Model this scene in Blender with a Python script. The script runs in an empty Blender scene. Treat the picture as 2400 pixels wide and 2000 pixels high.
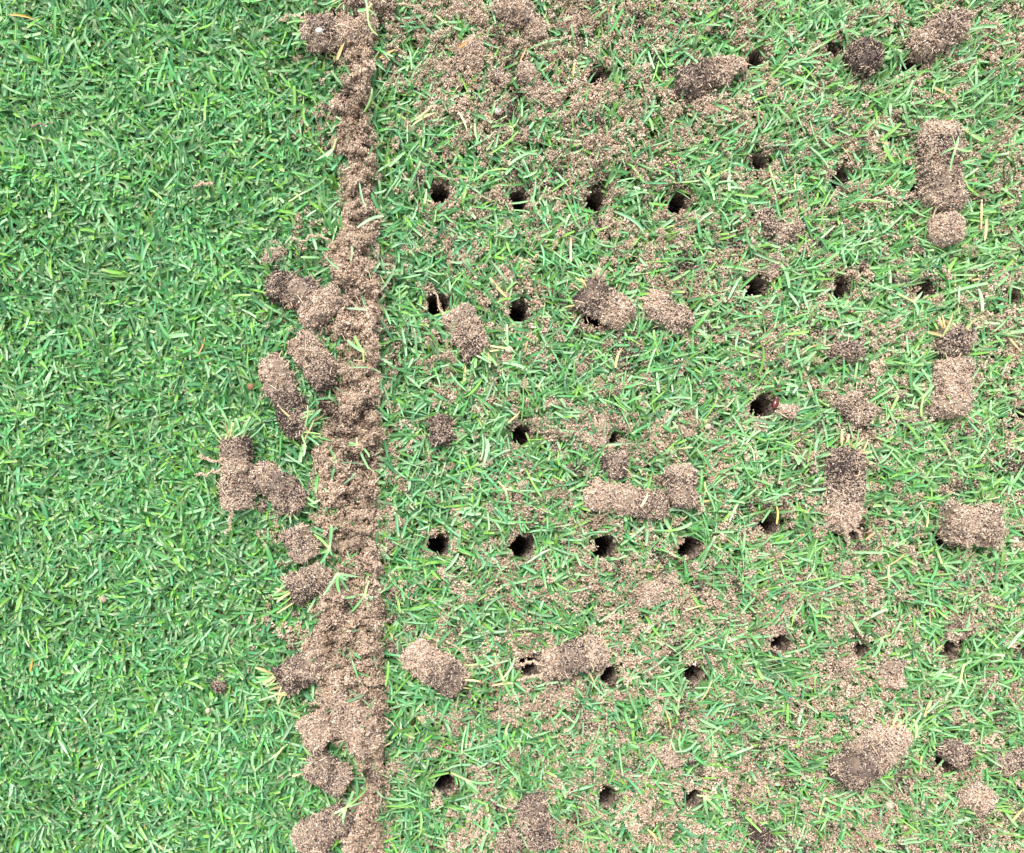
import bpy, math, random
import numpy as np

# ------------------------------------------------------------------ camera, world, sun, exposure
SC = bpy.context.scene
S = 0.62 / 2400.0                 # metres per photo pixel on the ground (hole spacing about 50 mm)
H = 0.56                          # camera height
NADX, NADY = 720.0, 1330.0        # the point straight below the lens, in photo pixels
def gx(px): return (px - 1200.0) * S
def gy(py): return (1000.0 - py) * S
CX, CY = gx(NADX), gy(NADY)
cam_data = bpy.data.cameras.new("camera")
cam = bpy.data.objects.new("camera", cam_data)
SC.collection.objects.link(cam)
cam.location = (CX, CY, H)
cam.rotation_euler = (0, 0, 0)
cam_data.sensor_width = 36.0
cam_data.lens = 36.0 * H / 0.62
cam_data.shift_x = (1200.0 - NADX) / 2400.0
cam_data.shift_y = (NADY - 1000.0) / 2400.0
cam_data.clip_start = 0.01
cam_data.clip_end = 500.0
SC.camera = cam

SUN_ELEV, SUN_AZ = 60.0, 325.0    # high veiled sun, from the top left of the picture
world = bpy.data.worlds.new("World")
SC.world = world
world.use_nodes = True
wn, wl = world.node_tree.nodes, world.node_tree.links
wn.clear()
sky = wn.new("ShaderNodeTexSky"); sky.sky_type = 'NISHITA'; sky.sun_disc = False
sky.sun_elevation = math.radians(SUN_ELEV); sky.sun_rotation = math.radians(SUN_AZ)
sky.dust_density = 3.0
hs = wn.new("ShaderNodeHueSaturation"); hs.inputs['Saturation'].default_value = 0.15
bg = wn.new("ShaderNodeBackground"); bg.inputs['Strength'].default_value = 0.125
wo = wn.new("ShaderNodeOutputWorld")
wl.new(sky.outputs[0], hs.inputs['Color']); wl.new(hs.outputs[0], bg.inputs['Color']); wl.new(bg.outputs[0], wo.inputs['Surface'])
sd = bpy.data.lights.new("sun", 'SUN'); sd.energy = 1.5; sd.angle = math.radians(20); sd.color = (1.0, 0.96, 0.9)
so = bpy.data.objects.new("sun", sd); SC.collection.objects.link(so)
_a = math.radians(SUN_AZ); _e = math.radians(SUN_ELEV)
from mathutils import Vector
_d = Vector((math.sin(_a) * math.cos(_e), math.cos(_a) * math.cos(_e), math.sin(_e)))
so.rotation_euler = _d.to_track_quat('Z', 'Y').to_euler()
so.location = (0, 0, 5)
SC.view_settings.view_transform = 'Standard'
SC.view_settings.look = 'None'
SC.view_settings.gamma = 1.0
SC.view_settings.exposure = 1.52
SC.cycles.max_bounces = 6
SC.cycles.diffuse_bounces = 4
SC.cycles.transmission_bounces = 3

# ------------------------------------------------------------------ helpers
def at(px, py, z=0.0):
    """world position that the photo shows at (px, py) for something z above the ground"""
    k = (H - z) / H
    return np.array([CX + (gx(px) - CX) * k, CY + (gy(py) - CY) * k, z])

def vnoise(x, y, cell, seed):
    """smooth value noise in 0..1"""
    r = np.random.RandomState(seed)
    T = r.rand(256, 256)
    u = np.asarray(x) / cell + 1000.0; v = np.asarray(y) / cell + 1000.0
    iu = np.floor(u).astype(int); iv = np.floor(v).astype(int)
    fu = u - iu; fv = v - iv
    fu = fu * fu * (3 - 2 * fu); fv = fv * fv * (3 - 2 * fv)
    a = T[iu & 255, iv & 255]; b = T[(iu + 1) & 255, iv & 255]
    c = T[iu & 255, (iv + 1) & 255]; d = T[(iu + 1) & 255, (iv + 1) & 255]
    return (a * (1 - fu) + b * fu) * (1 - fv) + (c * (1 - fu) + d * fu) * fv

def vnoise3(p, cell, seed):
    return (vnoise(p[:, 0] + 0.37 * p[:, 2], p[:, 1], cell, seed) + vnoise(p[:, 1] + 0.31 * p[:, 0], p[:, 2], cell, seed + 1)
            + vnoise(p[:, 2] + 0.29 * p[:, 1], p[:, 0], cell, seed + 2)) / 3.0

def make_mesh(name, verts, faces, cols, mat, smooth=False):
    """faces: (n,3) or (n,4) int array; cols: (nv,3) linear colour of each point"""
    me = bpy.data.meshes.new(name)
    nv, nf, k = len(verts), len(faces), faces.shape[1]
    me.vertices.add(nv); me.vertices.foreach_set("co", np.ascontiguousarray(verts, dtype=np.float32).ravel())
    me.loops.add(nf * k); me.loops.foreach_set("vertex_index", np.ascontiguousarray(faces, dtype=np.int32).ravel())
    me.polygons.add(nf)
    me.polygons.foreach_set("loop_start", np.arange(0, nf * k, k, dtype=np.int32))
    me.polygons.foreach_set("use_smooth", np.full(nf, smooth))
    if cols is not None:
        at_ = me.color_attributes.new("Col", 'FLOAT_COLOR', 'POINT')
        c4 = np.ones((nv, 4), dtype=np.float32); c4[:, :3] = np.clip(cols, 0, 1)
        at_.data.foreach_set("color", c4.ravel())
    me.update(calc_edges=True)
    me.materials.append(mat)
    return me

def link(name, me, parent=None):
    o = bpy.data.objects.new(name, me)
    SC.collection.objects.link(o)
    if parent is not None: o.parent = parent
    return o

def tag(o, label=None, cat=None, group=None, kind=None):
    if label: o['label'] = label
    if cat: o['category'] = cat
    if group: o['group'] = group
    if kind: o['kind'] = kind
    return o

class Tri:
    def __init__(s): s.v, s.f, s.c, s.n = [], [], [], 0
    def add(s, v, f, c):
        if f.shape[1] == 4: f = np.vstack([f[:, [0, 1, 2]], f[:, [0, 2, 3]]])
        s.v.append(v); s.f.append(f + s.n); s.c.append(c); s.n += len(v)
    def mesh(s, name, mat, smooth=False, origin=None):
        v = np.vstack(s.v)
        if origin is not None: v = v - np.asarray(origin)
        return make_mesh(name, v, np.vstack(s.f), np.vstack(s.c), mat, smooth)

# ------------------------------------------------------------------ materials
def attr_mat(name, rough, spec, translucent=0.0, bump=None):
    m = bpy.data.materials.new(name); m.use_nodes = True
    n, l = m.node_tree.nodes, m.node_tree.links
    p = n["Principled BSDF"]
    a = n.new("ShaderNodeAttribute"); a.attribute_name = "Col"
    l.new(a.outputs['Color'], p.inputs['Base Color'])
    p.inputs['Roughness'].default_value = rough
    p.inputs['Specular IOR Level'].default_value = spec
    if bump:
        tc = n.new("ShaderNodeTexCoord"); nz = n.new("ShaderNodeTexNoise"); nz.inputs['Scale'].default_value = bump[0]
        b = n.new("ShaderNodeBump"); b.inputs['Strength'].default_value = bump[1]; b.inputs['Distance'].default_value = 0.0004
        l.new(tc.outputs['Object'], nz.inputs['Vector']); l.new(nz.outputs[0], b.inputs['Height']); l.new(b.outputs[0], p.inputs['Normal'])
    if translucent:
        t = n.new("ShaderNodeBsdfTranslucent"); mx = n.new("ShaderNodeMixShader"); mx.inputs[0].default_value = translucent
        g = n.new("ShaderNodeHueSaturation"); g.inputs['Hue'].default_value = 0.48; g.inputs['Saturation'].default_value = 1.15; g.inputs['Value'].default_value = 1.5
        l.new(a.outputs['Color'], g.inputs['Color']); l.new(g.outputs[0], t.inputs['Color'])
        l.new(p.outputs[0], mx.inputs[1]); l.new(t.outputs[0], mx.inputs[2])
        l.new(mx.outputs[0], n["Material Output"].inputs['Surface'])
    return m
M_GRASS = attr_mat("grass_blade", 0.40, 0.6, 0.2)
M_SOIL = attr_mat("sandy_soil", 0.85, 0.25)
M_STONE = attr_mat("pebble_stone", 0.6, 0.4, bump=(900, 0.6))
M_SHELL = attr_mat("beetle_shell", 0.16, 0.7, bump=(1500, 0.1))

M_GROUND = bpy.data.materials.new("soil_under_turf"); M_GROUND.use_nodes = True
_n, _l = M_GROUND.node_tree.nodes, M_GROUND.node_tree.links
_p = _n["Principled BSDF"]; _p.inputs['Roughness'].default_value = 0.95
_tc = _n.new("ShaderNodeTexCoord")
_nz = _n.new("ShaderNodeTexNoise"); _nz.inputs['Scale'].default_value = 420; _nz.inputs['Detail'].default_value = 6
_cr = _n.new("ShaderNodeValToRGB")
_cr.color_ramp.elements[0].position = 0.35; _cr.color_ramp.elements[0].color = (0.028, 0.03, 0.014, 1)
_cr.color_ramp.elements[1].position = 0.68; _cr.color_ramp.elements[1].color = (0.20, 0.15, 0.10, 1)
_nz2 = _n.new("ShaderNodeTexNoise"); _nz2.inputs['Scale'].default_value = 60; _nz2.inputs['Detail'].default_value = 8
_cr2 = _n.new("ShaderNodeValToRGB")
_cr2.color_ramp.elements[0].position = 0.3; _cr2.color_ramp.elements[0].color = (0.02, 0.07, 0.02, 1)
_cr2.color_ramp.elements[1].position = 0.7; _cr2.color_ramp.elements[1].color = (0.09, 0.22, 0.08, 1)
_vl = _n.new("ShaderNodeVectorMath"); _vl.operation = 'LENGTH'
_mr = _n.new("ShaderNodeMapRange"); _mr.inputs['From Min'].default_value = 1.05; _mr.inputs['From Max'].default_value = 1.5
_mx = _n.new("ShaderNodeMix"); _mx.data_type = 'RGBA'
for a_, b_ in ((_tc.outputs['Object'], _nz.inputs['Vector']), (_tc.outputs['Object'], _nz2.inputs['Vector']), (_tc.outputs['Object'], _vl.inputs[0]),
               (_vl.outputs['Value'], _mr.inputs['Value']), (_nz.outputs[0], _cr.inputs[0]), (_nz2.outputs[0], _cr2.inputs[0]),
               (_mr.outputs[0], _mx.inputs[0]), (_cr.outputs[0], _mx.inputs[6]), (_cr2.outputs[0], _mx.inputs[7]), (_mx.outputs[2], _p.inputs['Base Color'])):
    _l.new(a_, b_)

# ------------------------------------------------------------------ where things are (photo pixels, 2400 x 2000)
RING = "core holes punched in rows across the turf"
HOLES = [  # px, py, radius mm, label
 (1394,196,6.0,"open dark hole at the foot of the big soil heap near the top edge"),
 (1761,150,5.2,"open hole at the right tip of the tapering dark and tan core, upper area"),
 (1939,132,5.0,"hole left of the round dark soil ball"),
 (2119,162,5.2,"hole under the lower end of the dim crumbly core near the top right corner"),
 (1029,460,6.6,"brown walled hole nearest the straight edge of the soil ridge, second row from the top"),
 (1209,474,6.4,"hole under dry straw blades, second from the soil ridge, second row from top"),
 (1389,478,6.2,"dark hole third from the soil ridge, second row from the top"),
 (1583,482,7.0,"wide hole above the pale rough stone, fourth from the soil ridge"),
 (1766,392,6.2,"dark hole above the curved dark crescent clod"),
 (1960,422,5.8,"half hidden hole left of the big crumbly core near the right"),
 (2130,462,4.6,"dark gap of a hole touching the left side of the big crumbly core"),
 (1024,718,7.2,"black hole crossed by a root, beside the upper end of the lone tilted core"),
 (1212,736,7.0,"narrow black hole midway between the lone tilted core and the dark ended core"),
 (1386,752,6.4,"black hole showing from under the dark ended core"),
 (1764,680,7.0,"black hole right of the light rooty core"),
 (1957,684,6.6,"black hole above the dark wedge shaped clod"),
 (2152,686,6.4,"black hole overhung by long blades, above left of the dark clod with dry grass"),
 (2358,704,5.4,"small dark hole close to the right edge, higher of two there"),
 (1220,1022,6.4,"shallow brown crumb filled hole left of the small crumbly lump"),
 (1428,1032,4.8,"small black hole at the lower right of the small crumbly lump"),
 (1778,956,7.2,"black hole just left of the red beetle"),
 (2376,976,6.0,"dark hole at the right edge of the picture, lower of two there"),
 (1026,1278,7.0,"round black hole nearest the soil ridge, in the clear middle row"),
 (1220,1280,7.2,"round black hole second from the ridge, in the clear middle row"),
 (1412,1282,7.6,"largest round black hole, below the long horizontal core"),
 (1610,1282,6.6,"black hole below the upright rounded core"),
 (1792,1230,7.0,"brown bottomed hole between the middle row and the long upright core"),
 (1992,1240,6.6,"black hole under the rooty lower end of the long upright core"),
 (2196,1258,6.0,"dark hole at the lower left of the big crumbly mass on the right"),
 (2392,1250,4.6,"sliver of a dark hole at the right edge beside the big crumbly mass"),
 (1234,1558,6.6,"black hole at the left tip of the tilted core with a frayed root end"),
 (1420,1578,6.0,"blade covered hole at the lower right of the core with a frayed root end"),
 (1616,1576,6.6,"open hole with a green blade across it, lower middle of the picture"),
 (1820,1504,6.0,"dark slot of a hole under a small soil heap, left of the faint second ridge"),
 (2004,1520,5.6,"small dark hole in the faint second ridge"),
 (2216,1518,6.4,"dark hole under crumbs on the lower right, above the pale thick sprig"),
 (2390,1526,5.2,"dark hole at the right edge in the lower right"),
 (1040,1830,7.2,"black hole nearest the soil ridge in the lowest row"),
 (1418,1862,6.2,"small black hole in the middle of the lowest row"),
 (1614,1864,6.2,"black hole with a pale sprig pointing at it, lowest row"),
 (2198,1790,6.0,"dark hole under the left side of the dark clod at the lower right"),
]
HX = np.array([gx(h[0]) for h in HOLES]); HY = np.array([gy(h[1]) for h in HOLES]); HR = np.array([h[2] * .001 for h in HOLES])

def hole_hit(x, y, grow=0.0, mul=1.0):
    m = np.zeros(len(x), bool)
    for hx, hy, hr in zip(HX, HY, HR):
        m |= (x - hx) ** 2 + (y - hy) ** 2 < (hr * mul + grow) ** 2
    return m

RY  = [-100, 0,  60, 110, 150, 180, 250, 290, 350, 400, 500, 560, 620, 680, 750, 850, 950,1000,1100,1200,1300,1350,1400,1500,1550,1600,1700,1760,1800,1850,1900,2000,2100]
RL  = [ 760,740, 775, 775, 800, 772, 768, 765, 785, 800, 800, 770, 750, 765, 770, 775, 760, 738, 722, 725, 760, 760, 735, 700, 690, 720, 715, 780, 830, 835, 800, 790, 780]
RR  = [ 905,900, 890, 893, 890, 886, 886, 886, 888, 888, 892, 892, 896, 898, 900, 902, 904, 904, 904, 902, 904, 906, 906, 908, 908, 908, 908, 908, 910, 910, 912, 912, 912]
def ridge_in(px, py, soft=14.0):
    """0 outside .. 1 well inside the ridge of soil"""
    nl = (vnoise(px, py, 34, 5) - .5) * 46 + (vnoise(px, py, 12, 6) - .5) * 22
    l = np.interp(py, RY, RL) + nl; r = np.interp(py, RY, RR) + (vnoise(px, py, 80, 9) - .5) * 14 + (vnoise(px, py, 30, 7) - .5) * 18 + (vnoise(px, py, 9, 8) - .5) * 16
    return np.clip(np.minimum((px - l) / soft, (r - px) / (soft * .6)), 0, 1)

BLOBS = [  # px, py, sx, sy, strength of the loose soil cover
 (1150,60,150,110,.55),(1250,150,170,90,.5),(1060,170,80,60,.4),(1320,260,120,50,.45),(1420,330,110,80,.42),(1300,400,110,50,.3),(1190,280,90,60,.2),
 (1500,60,160,60,.2),(1640,270,110,50,.25),(1820,300,140,60,.15),(1700,40,60,60,.3),(2180,100,110,60,.35),(2370,200,70,160,.32),(2330,440,80,100,.25),(2150,400,60,100,.2),
 (1620,600,90,60,.25),(1500,540,90,60,.15),(1880,480,90,60,.2),(1040,420,60,60,.12),(1360,560,90,40,.12),
 (1960,720,60,50,.32),(2150,790,60,40,.25),(2200,600,80,40,.1),(1840,900,80,60,.2),(1990,880,60,60,.3),(1990,1000,50,60,.35),
 (1200,690,60,60,.22),(1300,760,80,40,.12),(1540,840,90,60,.14),(1400,950,80,60,.22),(1600,1010,80,40,.28),(1500,1050,80,40,.12),
 (1330,1080,80,60,.08),(1240,1180,140,40,.12),(1700,1180,90,60,.12),(2240,1240,80,80,.3),(2150,1000,90,40,.18),(2360,930,50,120,.25),
 (1500,1370,130,60,.42),(1400,1440,90,50,.3),(1640,1400,100,50,.2),(1250,1340,100,50,.12),(1990,1350,40,110,.5),(1970,1480,60,60,.45),(2020,1580,65,70,.45),(2000,1670,60,50,.3),(2230,1450,80,40,.3),
 (1300,1630,90,50,.36),(1180,1660,70,40,.26),(1480,1560,80,60,.18),(1430,1750,120,60,.22),(1560,1860,140,70,.28),(1750,1800,90,80,.35),(1450,1960,180,50,.34),(1080,1960,60,50,.4),
 (1930,1960,120,50,.35),(2060,1900,60,50,.35),(2330,1930,70,60,.35),(2320,1660,70,50,.22),(1850,1650,90,80,.2),(1140,1830,60,50,.2),(2260,1800,70,50,.2),
 (2080,300,60,120,-.15),(1700,1080,70,70,-.08),(1180,1130,80,60,-.06),(960,300,45,200,-.12),(950,1250,40,250,-.1),(960,1800,50,200,-.1),(2260,560,100,60,-.12),(2120,1450,60,200,-.1),
 (700,720,60,80,.3),(660,1440,70,70,.22),(690,560,55,30,.45),(720,260,40,60,.2),(690,1500,60,60,.3),(750,200,60,40,.2),(600,1000,40,120,.05),(470,860,60,60,.05),(540,1250,60,60,.08),
 (640,1560,60,60,.12),(700,1860,50,50,.15),(800,60,90,60,.2),(640,920,60,60,.08),(700,1230,60,60,.3),
]
def soil_density(px, py):
    d = np.where(px > 900, .51, 0.0) + .16 * np.exp(-((px - 905) / 14.) ** 2) - .12 * np.exp(-((px - 955) / 30.) ** 2)
    d = d + .14 * np.clip(1 - (np.interp(py, RY, RL) - px) / 70., 0, 1) * (px < 850)
    for bx, by, sx, sy, w in BLOBS:
        d = d + w * (.72 if w > .2 and bx > 900 else 1) * np.exp(-.5 * (((px - bx) / sx) ** 2 + ((py - by) / sy) ** 2))
    return np.clip(d, 0.006, .86)

# ------------------------------------------------------------------ the ground: one sheet, holes cut out of its middle
fx = np.arange(-0.42, 0.4201, 0.0018); fy = np.arange(-0.36, 0.3601, 0.0018)
far = np.array([0.6, 1.2, 3, 10, 60])
GX = np.concatenate([-far[::-1], fx, far]); GY = np.concatenate([-far[::-1], fy, far])
gxx, gyy = np.meshgrid(GX, GY)
vx, vy = gxx.ravel(), gyy.ravel()
inner = (abs(vx) < .43) & (abs(vy) < .37)
vz = np.where(inner, (vnoise(vx, vy, .009, 11) - .5) * .0022 + (vnoise(vx, vy, .003, 12) - .5) * .0012, 0)
nx = len(GX)
ii, jj = np.meshgrid(np.arange(nx - 1), np.arange(len(GY) - 1))
q = (jj * nx + ii).ravel()
F = np.stack([q, q + 1, q + nx + 1, q + nx], 1)
cx_ = vx[F].mean(1); cy_ = vy[F].mean(1)
F = F[~hole_hit(cx_, cy_, 0.0002)]
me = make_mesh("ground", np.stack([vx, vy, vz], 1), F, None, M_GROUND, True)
tag(link("ground", me), kind="structure")

# ------------------------------------------------------------------ grains of soil
def ico():
    t = (1 + 5 ** .5) / 2
    v = np.array([(-1,t,0),(1,t,0),(-1,-t,0),(1,-t,0),(0,-1,t),(0,1,t),(0,-1,-t),(0,1,-t),(t,0,-1),(t,0,1),(-t,0,-1),(-t,0,1)], float)
    v /= np.linalg.norm(v[0])
    f = np.array([(0,11,5),(0,5,1),(0,1,7),(0,7,10),(0,10,11),(1,5,9),(5,11,4),(11,10,2),(10,7,6),(7,1,8),(3,9,4),(3,4,2),(3,2,6),(3,6,8),(3,8,9),(4,9,5),(2,4,11),(6,2,10),(8,6,7),(9,8,1)])
    return v, f
ICO_V, ICO_F = ico()
OCT_V = np.array([(1,0,0),(-1,0,0),(0,1,0),(0,-1,0),(0,0,1),(0,0,-1)], float)
OCT_F = np.array([(0,2,4),(2,1,4),(1,3,4),(3,0,4),(2,0,5),(1,2,5),(3,1,5),(0,3,5)])

def rand_rot(n, rs):
    a = rs.randn(n, 4); a /= np.linalg.norm(a, axis=1)[:, None]
    w, x, y, z = a.T
    return np.stack([1-2*(y*y+z*z), 2*(x*y-z*w), 2*(x*z+y*w), 2*(x*y+z*w), 1-2*(x*x+z*z), 2*(y*z-x*w), 2*(x*z-y*w), 2*(y*z+x*w), 1-2*(x*x+y*y)], 1).reshape(n, 3, 3)

def grains(acc, pos, rad, col, rs, fine=True):
    V, Fc = (ICO_V, ICO_F) if fine else (OCT_V, OCT_F)
    n = len(pos)
    jit = 1 + rs.uniform(-.28, .28, (n, len(V), 1))
    sh = rs.uniform(.7, 1.25, (n, 1, 3))
    v = np.einsum('nij,nkj->nki', rand_rot(n, rs), V[None] * jit * sh) * rad[:, None, None] + pos[:, None, :]
    f = (Fc[None] + (np.arange(n) * len(V))[:, None, None]).reshape(-1, 3)
    acc.add(v.reshape(-1, 3), f, np.repeat(col, len(V), axis=0))

LIGHT = np.array([.54, .42, .325]); PALE = np.array([.78, .67, .56]); BROWN = np.array([.31, .23, .172]); DARK = np.array([.042, .030, .028]); RUST = np.array([.40, .20, .11])
def soil_tone(pos):
    """drier paler and damper browner areas of the soil itself"""
    a = vnoise(pos[:, 0], pos[:, 1], .017, 141); b = vnoise(pos[:, 0], pos[:, 1], .006, 142)
    t = np.clip(.5 * a + .5 * b, .15, .85)[:, None]
    return (.62 + .68 * t) * np.array([1.0, .97, .93]) ** (1.6 * (1 - t))
def soil_cols(n, dark, rs, warm=0.0):
    """colour of each grain; dark: 0..1 share of dark humus grains (array or number)"""
    u = rs.rand(n); t = rs.rand(n)[:, None]
    c = BROWN * (1 - t) + LIGHT * t
    pale = (rs.rand(n) < .15)[:, None]
    c = np.where(pale, LIGHT * .4 + PALE * .6 * rs.uniform(.8, 1.15, (n, 1)), c)
    c = np.where((rs.rand(n) < .04)[:, None], RUST, c)
    dk = (u < (.05 + .92 * np.asarray(dark)))[:, None]
    c = c * (1 - .62 * np.clip(np.asarray(dark) * np.ones(n), 0, 1))[:, None]
    c = np.where(dk, DARK * rs.uniform(.5, 1.7, (n, 1)), c)
    return c * rs.uniform(.85, 1.15, (n, 1))

# ------------------------------------------------------------------ soil ridge (one heap) and the loose crumbs
rs = np.random.RandomState(31)
acc = Tri()
# the solid mass of the heap
rx = np.arange(640, 940, 3.2); ry = np.arange(-40, 2060, 3.2)
mx_, my_ = np.meshgrid(rx, ry); X, Y = mx_.ravel(), my_.ravel()
def ridge_h(px, py):
    m = ridge_in(px, py, 40.)
    n = vnoise(px, py, 38, 21) * .36 + vnoise(px, py, 17, 22) * .34 + vnoise(px, py, 8, 23) * .30
    e = vnoise(px, py, 90, 24)
    return m ** .7 * (.0045 + e * .004 + n ** 1.7 * .030)
hz = ridge_h(X, Y)
k_ = (H - hz) / H
wx, wy = CX + (gx(X) - CX) * k_, CY + (gy(Y) - CY) * k_
nn = len(rx); ii, jj = np.meshgrid(np.arange(nn - 1), np.arange(len(ry) - 1)); q = (jj * nn + ii).ravel()
F = np.stack([q, q + nn, q + nn + 1, q + 1], 1)
F = F[(hz[F] > .004).all(1)]
used, inv = np.unique(F, return_inverse=True)
P = np.stack([wx, wy, hz - .0012], 1)[used]
acc.add(P, inv.reshape(F.shape), np.tile(BROWN * .75, (len(P), 1)))
n = 60000
px = rs.uniform(650, 930, n); py = rs.uniform(-30, 2050, n)
h = ridge_h(px, py); ok = h > .003
px, py, h = px[ok], py[ok], h[ok]
# crumbs: groups of grains
n = 21000
cpx = rs.uniform(640, 930, n); cpy = rs.uniform(-30, 2050, n); ch = ridge_h(cpx, cpy); ok = ch > .0045
cpx, cpy, ch = cpx[ok], cpy[ok], ch[ok]
m = rs.randint(6, 20, len(cpx)); idx = np.repeat(np.arange(len(cpx)), m)
cr = rs.uniform(.0006, .0024, len(cpx))
off = rs.randn(len(idx), 3); off /= np.linalg.norm(off, axis=1)[:, None]; off *= (cr[idx] * rs.uniform(.6, 1.05, len(idx)))[:, None]
k_ = (H - ch) / H
cp = np.stack([CX + (gx(cpx) - CX) * k_, CY + (gy(cpy) - CY) * k_, ch + rs.uniform(-.0018, .0030, len(ch))], 1)
pos2 = cp[idx] + off
k_ = (H - h) / H
pos1 = np.stack([CX + (gx(px) - CX) * k_, CY + (gy(py) - CY) * k_, h - .0002 + rs.rand(len(h)) * .0006], 1)
pos = np.vstack([pos1, pos2])
drk = np.clip((vnoise(pos[:, 0], pos[:, 1], .011, 44) - .66) * 2.2, 0, .55)
grains(acc, pos, rs.uniform(.00024, .00060, len(pos)), soil_cols(len(pos), drk, rs) * soil_tone(pos), rs, fine=False)
o = link("soil_ridge", acc.mesh("soil_ridge", M_SOIL))
tag(o, "long straight ridge of crumbly tan sandy soil running from top edge to bottom edge", "soil heap")
print("ridge grains", len(pos))

rs = np.random.RandomState(77)
acc = Tri()
n = 165000
px = rs.uniform(-60, 2560, n); py = rs.uniform(-80, 2090, n)
nz = vnoise(px, py, 62, 51) * .20 + vnoise(px, py, 25, 52) * .42 + vnoise(px, py, 11, 53) * .38
rank = np.argsort(np.argsort(nz)) / n
d = soil_density(px, py)
keep = (rank < d * .96) & (rs.rand(n) < .62)
lone = (rs.rand(n) < .03 * np.where(px > 600, 1, .12))
keep |= lone
keep &= ridge_in(px, py) < .6
px, py, rk, d = px[keep], py[keep], rank[keep], d[keep]
x, y = gx(px), gy(py)
keep = ~hole_hit(x, y, .0006)
px, py, rk, d, x, y = px[keep], py[keep], rk[keep], d[keep], x[keep], y[keep]
edge = np.clip((d - rk) / .25, 0, 1)
z = .0039 + .0053 * edge * (.4 + .6 * rs.rand(len(x))) + .0040 * rs.rand(len(x)) + .020 * np.clip(d - .65, 0, .3) * rs.rand(len(x))
# a few crumbs round the mouth of every hole
ex, ey, ez = [], [], []
for hx, hy, hr in zip(HX, HY, HR):
    kk = rs.randint(14, 26); a = rs.uniform(-.6, math.pi + .6, kk); rr = hr + rs.uniform(-.0006, .004, kk)
    ex += list(hx + np.cos(a) * rr); ey += list(hy + np.sin(a) * rr); ez += list(rs.uniform(.001, .0065, kk))
x = np.concatenate([x, ex]); y = np.concatenate([y, ey]); z = np.concatenate([z, ez]); edge = np.concatenate([edge, np.full(len(ex), .6)])
cr = rs.uniform(.0007, .0022, len(x)) * (.75 + .65 * edge)
m = np.clip((cr / .0008) ** 2 * rs.uniform(2.0, 3.2, len(x)), 2, 28).astype(int)
idx = np.repeat(np.arange(len(x)), m)
off = rs.randn(len(idx), 3); off /= np.linalg.norm(off, axis=1)[:, None]
off *= (cr[idx] * rs.uniform(.35, .95, len(idx)))[:, None]; off[:, 2] *= .8
pos = np.stack([x, y, z], 1)[idx] + off
drk = np.clip((vnoise(pos[:, 0], pos[:, 1], .012, 45) - .70) * 2.4, 0, .6)
grains(acc, pos, rs.uniform(.00026, .00068, len(pos)), soil_cols(len(pos), drk, rs) * soil_tone(pos), rs, fine=False)
o = link("loose_soil", acc.mesh("loose_soil", M_SOIL))
tag(o, "crumbs of sandy tan soil scattered through the grass right of the ridge", "soil", kind="stuff")
print("scatter grains", len(pos), "clumps", len(x))

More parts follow.
